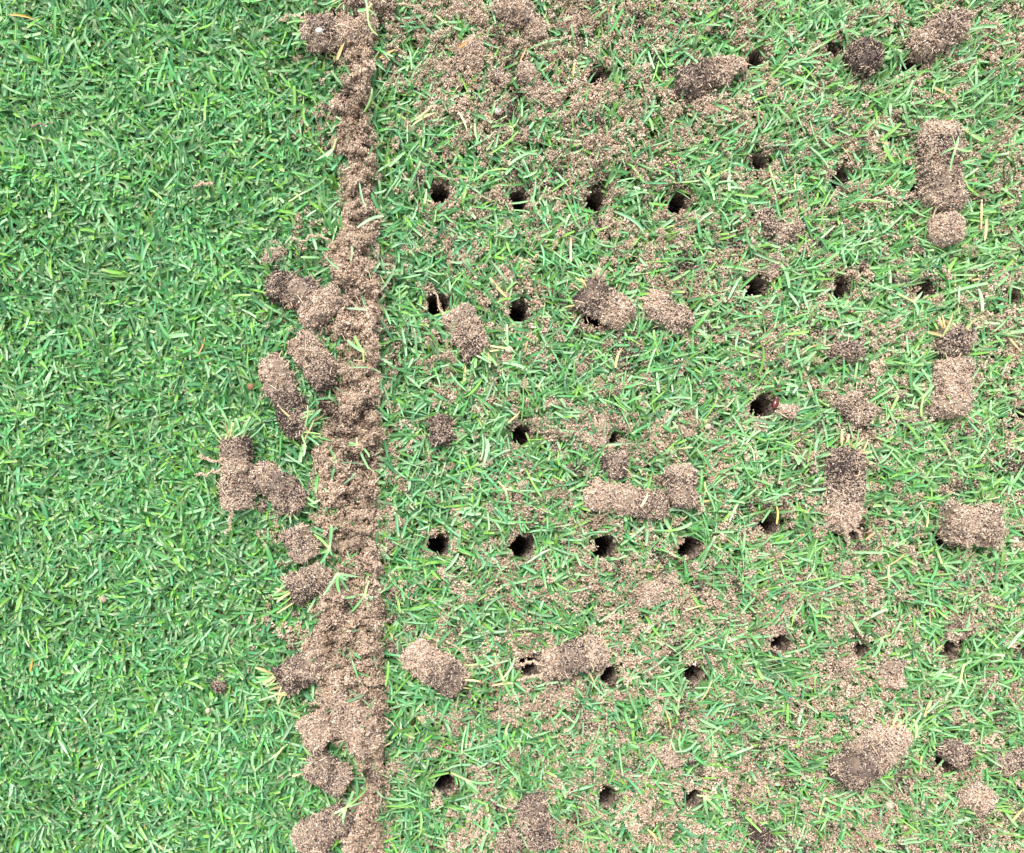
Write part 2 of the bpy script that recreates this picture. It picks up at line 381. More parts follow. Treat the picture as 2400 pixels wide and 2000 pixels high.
# ------------------------------------------------------------------ blades of grass
def blades(P0, az, L, w, th0, th1, col, tipcol, rs, seg=4, cut=None, twist=None, across=3, basecol=None):
    """P0 (n,3) roots; az azimuth; th0/th1 tilt from vertical at the base / tip. Returns verts, quads, colours"""
    n = len(P0)
    s = np.linspace(0, 1, seg + 1)
    th = th0[:, None] + (th1 - th0)[:, None] * s[None] ** .8
    ds = (L / seg)[:, None]
    thm = (th[:, :-1] + th[:, 1:]) / 2
    hh = np.concatenate([np.zeros((n, 1)), np.cumsum(np.sin(thm) * ds, 1)], 1)
    zz = np.concatenate([np.zeros((n, 1)), np.cumsum(np.cos(thm) * ds, 1)], 1)
    bend = np.clip(rs.randn(n) * .13, -.5, .5)[:, None] * s[None] ** 2
    a = az[:, None] + bend
    cx = P0[:, 0:1] + np.cos(a) * hh; cy = P0[:, 1:2] + np.sin(a) * hh; cz = P0[:, 2:3] + zz
    if twist is None: twist = rs.uniform(-.7, .7, n)
    tw = twist[:, None] * (.4 + .6 * s[None])
    # side vector: horizontal perpendicular rolled about the blade direction
    hxv, hyv = -np.sin(a), np.cos(a)
    nxv, nyv, nzv = -np.cos(a) * np.cos(th), -np.sin(a) * np.cos(th), np.sin(th)   # upper-face normal
    sx = hxv * np.cos(tw) + nxv * np.sin(tw); sy = hyv * np.cos(tw) + nyv * np.sin(tw); sz = nzv * np.sin(tw)
    ux = -hxv * np.sin(tw) + nxv * np.cos(tw); uy = -hyv * np.sin(tw) + nyv * np.cos(tw); uz = nzv * np.cos(tw)
    if cut is None: cut = rs.rand(n) < .62
    prof_cut = np.interp(s, [0, .2, .6, .93, 1], [.55, .85, 1, .92, .72])
    prof_pt = np.interp(s, [0, .2, .5, .8, 1], [.6, .95, 1, .62, .06])
    pw = np.where(cut[:, None], prof_cut[None], prof_pt[None]) * (w / 2)[:, None]
    cross = [-1, 0, 1] if across == 3 else [-1, 1]
    V = []
    for c in cross:
        dep = -(0.42 if c == 0 else 0.0) * pw
        V.append(np.stack([cx + sx * pw * c + ux * dep, cy + sy * pw * c + uy * dep, cz + sz * pw * c + uz * dep], 2))
    V = np.stack(V, 2)                        # n, seg+1, across, 3
    na = len(cross)
    base = (np.arange(n) * (seg + 1) * na)[:, None, None]
    i = np.arange(seg)[None, :, None] * na; c = np.arange(na - 1)[None, None, :]
    q = base + i + c
    F = np.stack([q, q + 1, q + na + 1, q + na], 3).reshape(-1, 4)
    C = np.broadcast_to(col[:, None, None, :], (n, seg + 1, na, 3)).copy()
    if basecol is not None:
        fb = np.clip(1 - s / .3, 0, 1)[None, :, None, None]
        C = C * (1 - fb) + basecol[:, None, None, :] * fb
    if na == 3: C[:, :, 1] *= 1.3                       # pale midrib
    ft = np.where(cut, 1.0, .5)[:, None, None] * np.where(s > .95, .75, 0)[None, :, None]
    C = C * (1 - ft[..., None]) + tipcol[:, None, None, :] * ft[..., None]
    return V.reshape(-1, 3), F, C.reshape(-1, 3)

G_BLUE = np.array([.066, .225, .108]); G_MID = np.array([.088, .275, .066]); G_YEL = np.array([.21, .42, .05]); G_PALE = np.array([.30, .50, .27])
STRAW = np.array([.55, .42, .20]); ORANGE = np.array([.45, .25, .06]); TIP = np.array([.42, .46, .27])
def grass_cols(n, rs, patch=None, yel=None):
    t = rs.rand(n)[:, None]
    c = G_BLUE * (1 - t) + G_MID * t
    u = rs.rand(n)[:, None]
    c = np.where(u < .12, G_MID * .45 + G_YEL * .55, c)
    c = np.where((u > .12) & (u < .34), c * .45 + G_PALE * .55, c)
    c = c * rs.uniform(.5, 1.35, (n, 1))
    if patch is not None: c = c * (1 + .25 * (patch[:, None] - .5))
    if yel is not None: c = c * (1 - .34 * yel[:, None]) + .34 * yel[:, None] * (G_YEL * .6 + G_PALE * .4) * rs.uniform(.6, 1.2, (n, 1))
    return c

def lawn(n, x0, x1, y0, y1, seed, seg=4, holes=True, mains=True):
    rs = np.random.RandomState(seed)
    x = rs.uniform(x0, x1, n); y = rs.uniform(y0, y1, n)
    if mains:
        px = x / S + 1200; py = 1000 - y / S
        rin = ridge_in(px, py)
        dens = np.where(rin > .5, .34, np.where(px > 900, .66, 1.0))
        kp = rs.rand(n) < dens
        x, y, px, py = x[kp], y[kp], px[kp], py[kp]
        rin = rin[kp]
    n = len(x)
    az = rs.uniform(0, 2 * math.pi, n)
    lean = vnoise(x, y, .035, 91) * 4 * math.pi
    al = rs.rand(n) < .35
    az = np.where(al, lean + rs.randn(n) * .5, az)
    L = rs.uniform(.0085, .0185, n); lng = rs.rand(n) < .05; L = np.where(lng, L * 1.3, L)
    w = np.clip(rs.normal(.00155, .00045, n), .0006, .0025)
    th0 = np.radians(rs.uniform(18, 66, n)); th1 = np.minimum(th0 + np.radians(rs.uniform(4, 38, n)), np.radians(96))
    z0 = rs.uniform(-.001, .0012, n)
    # second layer of shoots starting higher on the stems
    hi = rs.rand(n) < .35; z0 = np.where(hi, z0 + rs.uniform(.0015, .0035, n), z0); L = np.where(hi, L * .8, L)
    th0 = np.where(hi, th0 + .3, th0)
    # long straight blades lying over the top
    top = rs.rand(n) < .17
    z0 = np.where(top, rs.uniform(.003, .0065, n), z0); L = np.where(top, rs.uniform(.012, .021, n), L)
    th0 = np.where(top, np.radians(rs.uniform(62, 86, n)), th0); th1 = np.where(top, th0 + np.radians(rs.uniform(0, 14, n)), th1)
    if mains:
        L = np.where(px > 900, L * 1.12, L)
        w = np.where(px > 900, w * .84, w)
        z0 = np.where((px > 900) & (rs.rand(n) < .22), z0 + rs.uniform(.002, .0045, n), z0)
        L = np.where((rin > .5), L * rs.uniform(.75, 1.35, n), L); th0 = np.where(rin > .5, th0 * .6, th0)
        rt = (px > 1500) & (rs.rand(n) < .35)
        az = np.where(rt, .45 + rs.randn(n) * .5, az)
    col = grass_cols(n, rs, vnoise(x, y, .05, 92) + .4 * vnoise(x, y, .016, 93), np.clip((x / S + 300) / 1500, 0, 1) * .9 + .1)
    tip = np.where((rs.rand(n) < .6)[:, None], TIP, col * 1.5) * rs.uniform(.7, 1.1, (n, 1))
    base = np.tile(np.array([.19, .30, .07]), (n, 1)) * rs.uniform(.5, 1.1, (n, 1))
    dead = rs.rand(n) < .035
    col = np.where(dead[:, None], np.where((rs.rand(n) < .5)[:, None], ORANGE, STRAW) * rs.uniform(.5, 1.1, (n, 1)), col)
    w = np.where(dead, w * .6, w); L = np.where(dead, L * .8, L); th0 = np.where(dead, th0 * .5 + .9, th0); th1 = np.where(dead, th0 + .3, th1)
    tip = np.where(dead[:, None], col, tip)
    if holes:
        bad = hole_hit(x, y, .0003)
        for f in (.35, .65, .85, 1.0):
            r = L * f * np.sin((th0 + th1) / 2)
            hit = hole_hit(x + np.cos(az) * r, y + np.sin(az) * r, -.0004)
            # blades between the lens and the mouth of a hole lie flat or are torn away
            zt = z0 + L * f * np.cos((th0 + th1) / 2)
            kk = H / (H - zt)
            X_ = CX + (x + np.cos(az) * r - CX) * kk; Y_ = CY + (y + np.sin(az) * r - CY) * kk
            hit2 = hole_hit(X_, Y_, 0, .78)
            bad |= (hit & (rs.rand(n) < .93)) | (hit2 & (rs.rand(n) < np.where(x > gx(1700), .72, .88)))
        g = ~bad
        x, y, z0, az, L, w, th0, th1, col, tip, base = [a[g] for a in (x, y, z0, az, L, w, th0, th1, col, tip, base)]
    n = len(x)
    return blades(np.stack([x, y, z0], 1), az, L, w, th0, th1, col, tip, rs, seg=seg, basecol=base, across=3 if mains else 2)

V, F, C = lawn(150000, gx(-130), gx(2530), gy(2130), gy(-130), 201)
o = link("grass", make_mesh("grass", V, F, C, M_GRASS, True))
tag(o, "dense short mown green turf, clean on the left, strewn with soil on the right", "grass", kind="stuff")
print("blade quads", len(F))
# the same turf goes on outside the frame
V, F, C = lawn(15000, 0, .30, 0, .30, 301, seg=3, holes=False, mains=False)
tile = make_mesh("grass_tile", V, F, C, M_GRASS, True)
x0, x1, y0, y1 = gx(-130), gx(2530), gy(2130), gy(-130)
for ti in range(-5, 6):
    for tj in range(-4, 5):
        tx, ty = x0 + (x1 - x0 - .30) / 2 + ti * .30, y0 + (y1 - y0 - .30) / 2 + tj * .30
        if tx >= x0 - .02 and tx + .3 <= x1 + .02 and ty >= y0 - .02 and ty + .3 <= y1 + .02: continue
        o = link("grass", tile)
        o.location = (tx, ty, 0)
        inx = tx + .3 > x0 and tx < x1; iny = ty + .3 > y0 and ty < y1
        if inx and iny:      # push the tile out so that it only borders the main lawn
            if ti < 0 and tx < x0: o.location.x = x0 - .30
            elif ti > 0 and tx + .3 > x1: o.location.x = x1
            elif tj < 0: o.location.y = y0 - .30
            else: o.location.y = y1
        tag(o, "mown turf around the photographed patch", "grass", kind="stuff")

# clippings: single cut blades lying about on the soil
rs = np.random.RandomState(400)
n = 9000
px = np.concatenate([rs.uniform(900, 2500, n), rs.uniform(690, 905, 170)]); py = np.concatenate([rs.uniform(-40, 2050, n), rs.uniform(-40, 2050, 170)])
n = len(px)
rid = ridge_h(px, py)
z = np.where(rid > .004, rid + .0014, rs.uniform(.0065, .0125, n))
x, y = gx(px), gy(py)
az = rs.uniform(0, 2 * math.pi, n); L = rs.uniform(.006, .018, n)
bad = hole_hit(x, y, .001) | hole_hit(x + np.cos(az) * L, y + np.sin(az) * L, .001) | hole_hit(x + np.cos(az) * L * .5, y + np.sin(az) * L * .5, .001)
g = ~bad; x, y, z, az, L = x[g], y[g], z[g], az[g], L[g]; n = len(x)
col = grass_cols(n, rs) ; u = rs.rand(n)[:, None]
col = np.where(u < .22, col * .5 + G_PALE * .55, col); col = np.where(u > .985, STRAW * rs.uniform(.6, 1.2, (n, 1)), col)
V, F, C = blades(np.stack([x, y, z], 1), az, L, rs.uniform(.0008, .0019, n), np.radians(rs.uniform(70, 100, n)), np.radians(rs.uniform(78, 104, n)), col, TIP * np.ones((n, 1)), rs, seg=4)
o = link("grass_clippings", make_mesh("grass_clippings", V, F, C, M_GRASS, True))
tag(o, "cut grass blades strewn over the loose soil", "clippings", kind="stuff")

# fine pale root threads mixed into the loose soil
rs = np.random.RandomState(430)
n = 3000
px = np.concatenate([rs.uniform(905, 2450, n), rs.uniform(680, 905, 300)]); py = np.concatenate([rs.uniform(-20, 2040, n), rs.uniform(-20, 2040, 300)]); n = len(px)
rid = ridge_h(px, py); kp = (rid > .004) | (rs.rand(n) < soil_density(px, py) * (px > 900)); kp &= ~hole_hit(gx(px), gy(py), .009); px, py, rid = px[kp], py[kp], rid[kp]; n = len(px)
z = np.where(rid > .004, rid + .001, rs.uniform(.005, .0105, n))
col = np.tile([.58, .44, .30], (n, 1)) * rs.uniform(.6, 1.2, (n, 1))
V, F, C = blades(np.stack([gx(px), gy(py), z], 1), rs.uniform(0, 6.28, n), rs.uniform(.003, .010, n), rs.uniform(.0002, .00045, n), np.radians(rs.uniform(70, 100, n)), np.radians(rs.uniform(75, 110, n)), col, col, rs, seg=5, cut=np.ones(n, bool))
g_ = np.arange(len(F)); o = link("root_threads", make_mesh("root_threads", V, F, C, M_SOIL, True))
tag(o, "fine pale root threads mixed into the loose soil", "roots", kind="stuff")

# ------------------------------------------------------------------ holes
for hi_, (hpx, hpy, hr, lab) in enumerate(HOLES):
    rs = np.random.RandomState(500 + hi_)
    r = hr * .001; cx, cy = gx(hpx), gy(hpy)
    na, nd = 40, 22
    a = np.linspace(0, 2 * math.pi, na, endpoint=False)
    depth = (.020 if "brown" in lab or "shallow" in lab else .045)
    zs = np.concatenate([[.0032, .0022], np.linspace(.0012, -depth, nd)])
    A, Z = np.meshgrid(a, zs)
    fl = np.interp(Z, [-depth, -.004, .0032], [.86, 1.0, 1.16])
    R = r * fl * (1 + .20 * (vnoise(np.cos(A) * 2 + hi_ * 9, np.sin(A) * 2 + Z * 120, .9, 61) - .5) * 2 * .7 + .06 * rs.randn(*A.shape))
    Zj = Z + rs.randn(*Z.shape) * .0003
    V = np.stack([cx + R * np.cos(A), cy + R * np.sin(A), Zj], 2).reshape(-1, 3)
    nr = len(zs)
    ii, jj = np.meshgrid(np.arange(na), np.arange(nr - 1))
    q = (jj * na + ii).ravel(); q2 = (jj * na + (ii + 1) % na).ravel()
    F = np.stack([q, q2, q2 + na, q + na], 1)
    acc = Tri()
    dry_lit = np.clip((Z + .012) / .014, 0, 1).ravel()[:, None]  # wall colour darkens with depth: moist soil plus painted shade
    cc = (soil_cols(len(V), .35, rs) * .22) * (1 - dry_lit) + soil_cols(len(V), .1, rs) * .55 * dry_lit
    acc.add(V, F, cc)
    # floor
    kk = len(V) - na
    Vf = np.vstack([V[kk:], [[cx, cy, -depth + .002]]])
    Ff = np.stack([np.arange(na), (np.arange(na) + 1) % na, np.full(na, na)], 1)
    acc.add(Vf, Ff, soil_cols(len(Vf), .4, rs) * .25)  # floor colour carries the same moist tone and painted shade
    # grains stuck to the wall and fallen to the floor
    n = 420
    aa = rs.uniform(0, 2 * math.pi, n); zz = -depth + (depth + .003) * rs.rand(n) ** .6
    rr = r * np.interp(zz, [-depth, -.004, .0032], [.84, .98, 1.14])
    gp = np.stack([cx + rr * np.cos(aa), cy + rr * np.sin(aa), zz], 1)
    dry_lit = np.clip((zz + .012) / .014, 0, 1)[:, None]  # deep grains darkened too, for damp and for the shade inside
    grains(acc, gp, rs.uniform(.0003, .0008, n), soil_cols(n, .25, rs) * (.24 + .6 * dry_lit), rs, fine=False)
    n = 160
    aa = rs.uniform(0, 2 * math.pi, n); rr = r * .8 * np.sqrt(rs.rand(n))
    gp = np.stack([cx + rr * np.cos(aa), cy + rr * np.sin(aa), np.full(n, -depth + .0015) + rs.rand(n) * .002], 1)
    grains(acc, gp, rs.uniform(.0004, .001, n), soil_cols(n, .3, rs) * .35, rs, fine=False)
    o = link("core_hole", acc.mesh("core_hole", M_SOIL, origin=(cx, cy, 0)))
    o.location = (cx, cy, 0)
    tag(o, lab, "hole", RING)

# ------------------------------------------------------------------ soil cores and clods
def basis(d):
    d = d / np.linalg.norm(d); up = np.array([0, 0, 1.0])
    if abs(d[2]) > .95: up = np.array([0, 1.0, 0])
    u = np.cross(up, d); u /= np.linalg.norm(u); v = np.cross(d, u)
    return d, u, v

def body_mesh(p0, p1, r, dark, seed, rough=1.0, taper=(1, 1), sink=0.0, crumb=1.0, flat=.92):
    """a rough plug of soil between two photo points; dark = list of (t, share of dark grains) along it"""
    rs = np.random.RandomState(seed)
    rr = r * S * .86
    zc = sink + rr * flat + .0052
    a, b = at(p0[0], p0[1], zc), at(p1[0], p1[1], zc + rs.uniform(-.001, .001))
    rr = rr * (H - zc) / H
    L = np.linalg.norm(b - a)
    d, u, v = basis(b - a) if L > 1e-5 else (np.array([1., 0, 0]), np.array([0, 1., 0]), np.array([0, 0, 1.]))
    nv_, nu_ = 64, 60
    t = np.linspace(-1, 1, nv_)
    T, A = np.meshgrid(t, np.linspace(0, 2 * math.pi, nu_, endpoint=False), indexing='ij')
    half = L / 2 + rr * .52 + rr * .25 * (L < rr * 1.0)
    pw = 8.0 if L > rr * 1.0 else 2.6
    prof = np.clip(1 - np.abs(T) ** pw, 0, 1) ** (1 / 2.4)
    tp = np.interp(T, [-1, 1], taper)
    axis_w = 1 + .10 * np.sin(T * 2.3 + rs.rand() * 6)
    X = (a + b) / 2
    def surf(T, A, prof, tp, aw):
        R = rr * prof * tp * aw
        P = X + T[..., None] * half * d + (np.cos(A) * R)[..., None] * u + (np.sin(A) * R * flat)[..., None] * v
        sh = P.shape; P = P.reshape(-1, 3)
        nrm = P - (X + T.reshape(-1, 1) * half * d * .86); nrm /= (np.linalg.norm(nrm, axis=1)[:, None] + 1e-9)
        q_ = (P - X) + np.array([seed * .0137 % 3, seed * .0071 % 2, seed * .0033 % 2])
        en = .75 + .7 * np.clip((np.abs(T.reshape(-1)) - .7) / .3, 0, 1)
        dd = ((vnoise3(q_, rr * .95, 70) - .53) * 2 * rr * .50 * rough + (vnoise3(q_, rr * .42, 74) - .53) * 2 * rr * .36 * rough) * en \
             + (vnoise3(q_, .0021, 78) - .5) * .0030 * (.4 + .6 * rough) + (vnoise3(q_, .0011, 81) - .5) * .0012
        return P + nrm * dd[:, None], nrm, sh
    P, nrm, sh = surf(T, A, prof, tp, axis_w)
    acc = Tri()
    ii, jj = np.meshgrid(np.arange(nu_), np.arange(nv_ - 1))
    q = (jj * nu_ + ii).ravel(); q2 = (jj * nu_ + (ii + 1) % nu_).ravel()
    F = np.stack([q, q2, q2 + nu_, q + nu_], 1)
    def dk(tt, P):
        base = 1.0 * np.interp(tt, [k for k, _ in dark], [s for _, s in dark])
        return np.clip(base + (vnoise3(P + seed * .02, .006, 83) - .5) * 1.3 * (base > .03) * (.35 + base), 0, .98)
    _dk = dk(T.ravel() * .5 + .5, P)[:, None]
    acc.add(P, F, (BROWN * .7) * (1 - _dk) + DARK * 1.3 * _dk)
    n = int(np.clip(8500 * (half * 2 * rr) / (.02 * .01), 1400, 22000))
    T2 = rs.uniform(-1, 1, n); T2 = np.sign(T2) * np.abs(T2) ** .9; A2 = rs.uniform(0, 2 * math.pi, n)
    pf = np.clip(1 - np.abs(T2) ** pw, 0, 1) ** (1 / 2.4)
    P2, n2, _ = surf(T2, A2, pf, np.interp(T2, [-1, 1], taper), 1 + 0 * T2)
    P2 += n2 * rs.uniform(-.0001, .0006, n)[:, None]
    grains(acc, P2, rs.uniform(.00026, .0006, n), soil_cols(n, dk(T2 * .5 + .5, P2), rs), rs, fine=n < 1)
    # fine root threads matted over the surface
    nf = int(n / 170)
    fi = rs.randint(0, n, nf); Pf = P2[fi] + n2[fi] * .0003
    col_f = np.tile([.60, .46, .32], (nf, 1)) * rs.uniform(.7, 1.2, (nf, 1))
    V_, F_, C_ = blades(Pf, rs.uniform(0, 6.28, nf), rs.uniform(.002, .007, nf), rs.uniform(.00018, .0004, nf), np.radians(rs.uniform(55, 100, nf)), np.radians(rs.uniform(80, 120, nf)), col_f, col_f, rs, seg=4)
    acc.add(V_, F_, C_)
    # crumbs clinging on
    m = int(n / 34 * crumb)
    if m > 0:
        ci = rs.randint(0, n, m); k = rs.randint(6, 18, m); idx = np.repeat(np.arange(m), k)
        off = rs.randn(len(idx), 3); off /= np.linalg.norm(off, axis=1)[:, None]; off *= rs.uniform(.0004, .0015, len(idx))[:, None]
        cp = P2[ci] + n2[ci] * rs.uniform(.0002, .0013, m)[:, None]
        P3 = cp[idx] + off
        grains(acc, P3, rs.uniform(.00028, .0006, len(idx)), soil_cols(len(idx), dk(T2[ci][idx] * .5 + .5, P3) * .75, rs), rs, fine=False)
    return acc, a, b, rr, zc

def tuft_mesh(at_p, direction, r, n, seed, length=.016, straw=.2):
    rs = np.random.RandomState(seed)
    az = direction + rs.randn(n) * .75
    ph = rs.uniform(-1, 1, n)
    P0 = np.stack([at_p[0] - np.sin(direction) * ph * r, at_p[1] + np.cos(direction) * ph * r, at_p[2] + rs.uniform(-.3, .8, n) * r], 1)
    col = grass_cols(n, rs) * 1.05
    u = rs.rand(n)[:, None]; col = np.where(u < .4, col * .4 + G_PALE * .35 + G_YEL * .35, col); col = np.where(u > 1 - straw, STRAW * rs.uniform(.6, 1.1, (n, 1)), col)
    bs = np.tile([.45, .50, .22], (n, 1))
    V, F, C = blades(P0, az, rs.uniform(.5, 1.15, n) * length, rs.uniform(.0008, .0017, n), np.radians(rs.uniform(30, 85, n)), np.radians(rs.uniform(75, 115, n)), col, TIP * np.ones((n, 1)), rs, seg=5, basecol=bs)
    return V, F, C

def tube(pts, rad, cols, ns=6):
    pts = np.asarray(pts); n = len(pts)
    d = np.gradient(pts, axis=0); V = []
    for i in range(n):
        _, u, v = basis(d[i] + 1e-9)
        a = np.linspace(0, 2 * math.pi, ns, endpoint=False)
        V.append(pts[i] + rad[i] * (np.cos(a)[:, None] * u + np.sin(a)[:, None] * v))
    V = np.vstack(V); ii, jj = np.meshgrid(np.arange(ns), np.arange(n - 1))
    q = (jj * ns + ii).ravel(); q2 = (jj * ns + (ii + 1) % ns).ravel()
    return V, np.stack([q, q2, q2 + ns, q + ns], 1), np.repeat(cols, ns, axis=0)

def root_acc(path, seed, w=.00035, z0=.016, z1=.010, crusted=True):
    """path: photo points; a wiry root crusted with sand"""
    rs = np.random.RandomState(seed)
    path = np.array(path, float); t = np.linspace(0, 1, len(path)); tt = np.linspace(0, 1, 26)
    px = np.interp(tt, t, path[:, 0]) + (vnoise(tt * 40, tt * 0, 5, seed) - .5) * 12; py = np.interp(tt, t, path[:, 1]) + (vnoise(tt * 40, tt * 0 + 3, 5, seed + 1) - .5) * 12
    zz = np.interp(tt, [0, 1], [z0, z1]) + (vnoise(tt * 40, tt * 0 + 7, 6, seed) - .5) * .002
    P = np.array([at(a, b, c) for a, b, c in zip(px, py, zz)])
    acc = Tri()
    acc.add(*tube(P, w * np.interp(tt, [0, .8, 1], [1, .8, .35]), np.tile([.62, .45, .28], (26, 1))))
    if crusted:
        n = 260; k = rs.rand(n) * 24.9; i = k.astype(int); f = (k - i)[:, None]
        G = P[i] * (1 - f) + P[i + 1] * f + rs.randn(n, 3) * .0005
        grains(acc, G, rs.uniform(.0002, .00045, n), soil_cols(n, 0, rs) * 1.12, rs, fine=False)
    return acc

def soil_thing(name, cat, label, p0, p1, r, dark, seed, rough=1.0, taper=(1, 1), sink=0.0, crumb=1.0, tuft=None, roots=(), group=None, flat=.92):
    acc, a, b, rr, zc = body_mesh(p0, p1, r, dark, seed, rough, taper, sink, crumb, flat)
    mid = (a + b) / 2
    if tuft is None and not roots:
        o = link(name, acc.mesh(name, M_SOIL, origin=mid)); o.location = mid
        return tag(o, label, cat, group)
    e = bpy.data.objects.new(name, None); e.empty_display_size = .01; SC.collection.objects.link(e)
    e.location = mid; tag(e, label, cat, group)
    link("soil_body", acc.mesh("soil_body", M_SOIL, origin=mid), e)
    if tuft:
        end, n, length, straw = tuft[:4]
        p = b if end else a; dv = (b - a) if end else (a - b)
        ang = math.atan2(dv[1], dv[0]) if len(tuft) < 5 else math.radians(tuft[4])
        V, F, C = tuft_mesh(p + dv / (np.linalg.norm(dv) + 1e-9) * rr * .25, ang, rr, n, seed + 7, length, straw)
        link("grass_tuft", make_mesh("grass_tuft", V - mid, F, C, M_GRASS, True), e)
    for k, pth in enumerate(roots):
        ra = root_acc(pth, seed + 20 + k, z0=zc + rr * .75, z1=zc * .9)
        link("root", ra.mesh("root", M_SOIL, origin=mid), e)
    return e

